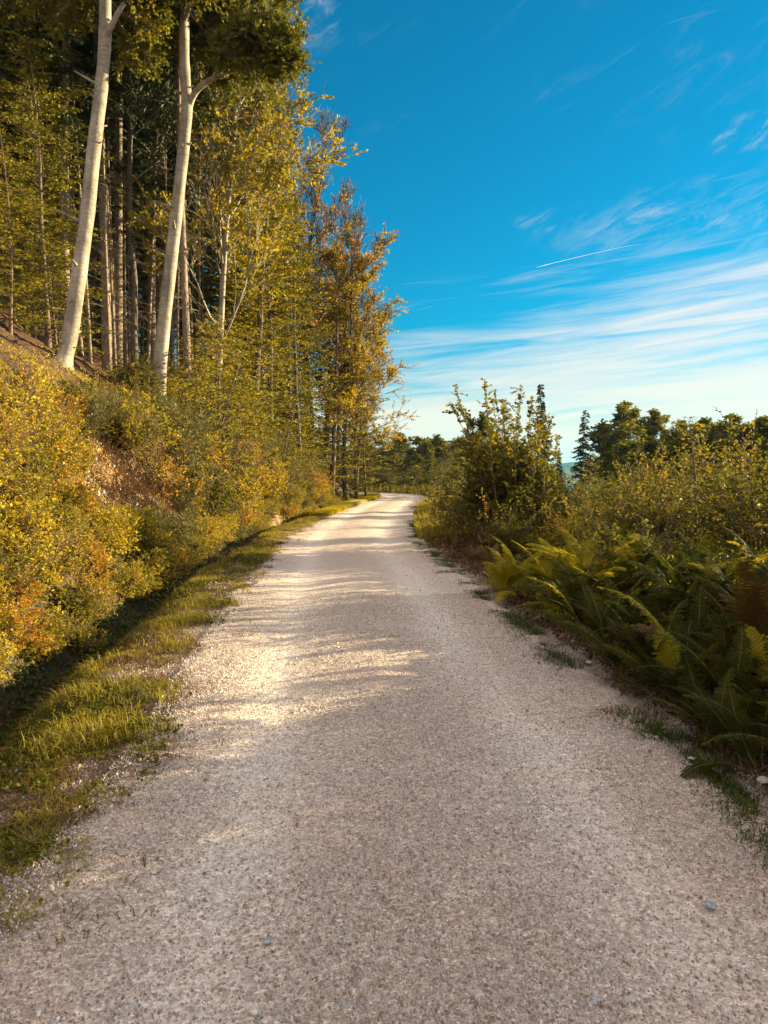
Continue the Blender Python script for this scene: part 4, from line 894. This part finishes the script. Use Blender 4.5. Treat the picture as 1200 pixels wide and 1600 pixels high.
stones('gravel', 16000, -2.2, 2.3, 1.5, 17, .012, .035, 32, 'coarser pebbles along the road edges and between the wheel tracks', 1.7, lambda x, y, s_: .12 + .88 * sm(np.abs(s_), 1.2, 1.7))
stones('scar_stones', 9000, -7, -3.6, 12.5, 18, .02, .11, 33, 'stones and clods in the sandy earth scar', 1, lambda x, y, s_: (np.hypot((x - SCAR[0]) / 1.3, (y - SCAR[1]) / 1.8) < 1) * .7)
# a few single stones
def rock(u, v, size, col, label, seed):
    r = ray(u, v); k = -EYE[2] / r[2]; p = EYE + r * k; rng_ = np.random.default_rng(seed)
    import bmesh
    bm = bmesh.new(); bmesh.ops.create_icosphere(bm, subdivisions=2, radius=.5)
    for vv in bm.verts: vv.co *= 1 + .35 * (rng_.random() - .5); vv.co.z *= .55; vv.co.x *= 1.2
    me = bpy.data.meshes.new('stone'); bm.to_mesh(me); bm.free(); me.materials.append(M[col]); o = link('stone', me, None, (p[0], p[1], gz(p[0], p[1]) + .022 + size * .15)); o.scale = (size,) * 3; o.rotation_euler.z = rng_.uniform(0, 6); tag(o, label, 'stone')
M['blue_stone'] = solid('blue_grey_stone', lambda t, v: t.ramp(t.noise(v, 3, 4), [(.3, (.2, .22, .24)), (.7, (.42, .46, .48))]), .7)
M['pale_stone'] = solid('pale_stone', lambda t, v: t.ramp(t.noise(v, 3, 4), [(.3, (.4, .34, .3)), (.7, (.7, .66, .6))]), .7)
M['tan_stone'] = solid('tan_stone', lambda t, v: t.ramp(t.noise(v, 3, 4), [(.3, (.35, .2, .1)), (.7, (.6, .42, .26))]), .7)
for i, (u, v, s_, c, lb_) in enumerate([(417, 1482, .026, 'blue_stone', 'blue grey stone lying alone in the left wheel track'), (432, 1220, .022, 'pale_stone', 'white pebble on the gravel left of the road centre'),
    (654, 1228, .035, 'pale_stone', 'flat pale stone near the road centre'), (764, 1479, .022, 'tan_stone', 'rounded tan stone on the near gravel'), (740, 1461, .018, 'pale_stone', 'small pale stone beside the rounded tan one'),
    (1120, 1212, .05, 'blue_stone', 'bluish flat stone at the right road edge by the grass tufts'), (1192, 1228, .06, 'pale_stone', 'pale angular stone at the right picture edge'), (1080, 1192, .035, 'pale_stone', 'pale stone beside the last grass tuft on the right'),
    (396, 1592, .03, 'pale_stone', 'pale stone at the very bottom of the picture'), (920, 1040, .06, 'blue_stone', 'stone among the grass tufts of the right edge'), (1110, 1425, .04, 'blue_stone', 'flat blue grey stone pressed into the right wheel track')]):
    rock(u, v, s_, c, lb_, i)
# dead wood
def stick(name, P, r0, label, mat='deadwood', cat='branch', k=7, sub=0):
    mb = MB(); P = np.array(P, float); b = P[0].copy(); P = P - b; t = np.linspace(0, 1, len(P)); tt = np.linspace(0, 1, 12); Q = np.stack([np.interp(tt, t, P[:, i]) for i in range(3)], 1); Q[1:-1] = (Q[:-2] + 2 * Q[1:-1] + Q[2:]) / 4
    tube(mb, Q, np.linspace(1, .45, 12) * r0, k, .12); rg = np.random.default_rng(int(b[1] * 100))
    for i in range(sub):
        q, qd = along(Q, rg.uniform(.2, .9)); e = curve(q, qd + rg.normal(0, .6, 3), rg.uniform(.3, .8), 4, rg, .15); tube(mb, e, np.linspace(.4, .12, 5) * r0, 4, 0)
    return tag(link(name, mb.mesh(name, M[mat], True), None, b), label, cat)
stick('fallen_branch', [hit(225, 668), hit(250, 694), hit(282, 708), hit(305, 728)], .028, 'fallen grey branch lying across the top of the earth scar', sub=7)
stick('fallen_branch', [hit(238, 690), hit(262, 692), hit(296, 716)], .018, 'thinner dead branch under the grey one on the earth scar', 'twig', sub=9)
stick('fallen_branch', [hit(455, 740) + np.array([.1, 0, .25]), hit(478, 744) + np.array([.1, 0, .3]), hit(492, 760) + np.array([.1, 0, .1])], .04, 'pale curved dead branch on the far bank', sub=2)
stick('fallen_log', [hit(-30, 590), hit(8, 606), hit(30, 632)], .10, 'pale weathered log at the left picture edge below the young beeches', k=10, sub=2)
stick('dead_twig', [at(160, 1363, 3.0), at(172, 1352, 3.05), at(186, 1346, 3.1)], .0022, 'thin dark twig lying on the near left gravel', 'twig') if False else None
p = at(188, 597, 20.2); p[2] = gz(p[0], p[1])
mb = MB(); tube(mb, np.array([[0, 0, -.1], [0, 0, .05], [.01, 0, .2], [.02, .01, .36]]), np.array([.2, .16, .14, .13]), 12, .1); tag(link('tree_stump', mb.mesh('tree_stump', M['spruce_bark'], True), None, p), 'short broken tree stump between the two pale beech trunks', 'stump')
# dry weed stalks above the ferns
for i, (u, d) in enumerate([(968, 10.5), (985, 10.8), (1003, 10.6), (1018, 10.9), (1040, 10.7), (1055, 11), (1000, 11.3), (1030, 11.4), (1192, 10.5), (1180, 10.7), (768, 13.4), (690, 20)]):
    x, y, z = stand(u, d); r_ = np.random.default_rng(i); mb = MB(); hb = MB(); H = 1.75 + r_.uniform(-.15, .2) + (i in (8, 9)) * .6 - (i > 9) * .6; T = curve((0, 0, -.05), (r_.normal(0, .08), 0, 1), H, 8, r_, .04); tube(mb, T, np.linspace(.006, .002, 9), 5, 0)
    P = []; D = []
    for k in range(9):
        q, qd = along(T, .55 + .44 * k / 9); e = q + nrm(qd + r_.normal(0, .6, 3)) * r_.uniform(.05, .16); prisms(mb, [q], [e], .002, .001); P += [q, e, (q + e) / 2]; D += [e - q] * 3
    P = np.array(P); P = np.repeat(P, 3, 0); D = np.repeat(np.array(D), 3, 0) + r_.normal(0, .06, P.shape); leaves(hb, P, D, r_.normal(0, 1, P.shape), .035, .018)
    place('dry_weed', [('stalk', mb.mesh('stalk', M['twig'])), ('leaves', hb.mesh('leaves', M['rust']))], (x, y, z), 0, 1, 'dry brown weed stalk rising above the ferns on the right' if i < 8 else 'tall bare weed shoot at the right picture edge' if i < 10 else 'dry weed stalk beside the gravel past the arching fern' if i == 10 else 'dry weed stalk at the far right road edge', 'weed', 'dry weed stalks above the ferns' if i < 8 else 'bare weed shoots at the right edge' if i < 10 else None)  # the part named leaves holds the seed heads along the stalk
# contrail, eight kilometres up
def skyp(u, v, d=24000): return at(u, v, d)
mb = MB(); Pc = [skyp(838 + 165 * t, 418 - 38 * t - 6 * t * (1 - t)) for t in np.linspace(0, 1, 14)]
tube(mb, np.array(Pc), 24000 / F * .33 * np.array([.3, 1.0, .8, .9, .7, .8, .6, .65, .45, .5, .3, .25, .15, .05]), 6, .3)
M['vapour'] = solid('vapour', lambda t, v: t.ramp(t.noise(v, .0008, 3), [(.3, (.8, .8, .8)), (.7, (.9, .9, .9))]), 1)
tag(link('contrail', mb.mesh('contrail', M['vapour'], True)), 'thin white aircraft trail slanting across the blue sky', 'contrail')
# ------------------------------------------------------------------ air
bm_ = MB(); x0, x1, y0_, y1, z0, z1 = -4200, 5000, -300, 5400, -400, 130
hz_ = mesh('haze', np.array([(x0, y0_, z0), (x1, y0_, z0), (x1, y1, z0), (x0, y1, z0), (x0, y0_, z1), (x1, y0_, z1), (x1, y1, z1), (x0, y1, z1)]), np.array([[3, 2, 1, 0], [4, 5, 6, 7], [0, 1, 5, 4], [1, 2, 6, 5], [2, 3, 7, 6], [3, 0, 4, 7]]))
m = bpy.data.materials.new('haze'); m.use_nodes = True; t = NT(m.node_tree); v = t.n('ShaderNodeVolumePrincipled'); v.inputs['Color'].default_value = (.12, .55, .9, 1); v.inputs['Density'].default_value = .00009; v.inputs['Anisotropy'].default_value = .2
o_ = t.n('ShaderNodeOutputMaterial'); t.nt.links.new(v.outputs[0], o_.inputs['Volume']); hz_.materials.append(m)
tag(link('haze', hz_), 'thin blue air that fades the far hills', 'haze', kind='stuff')
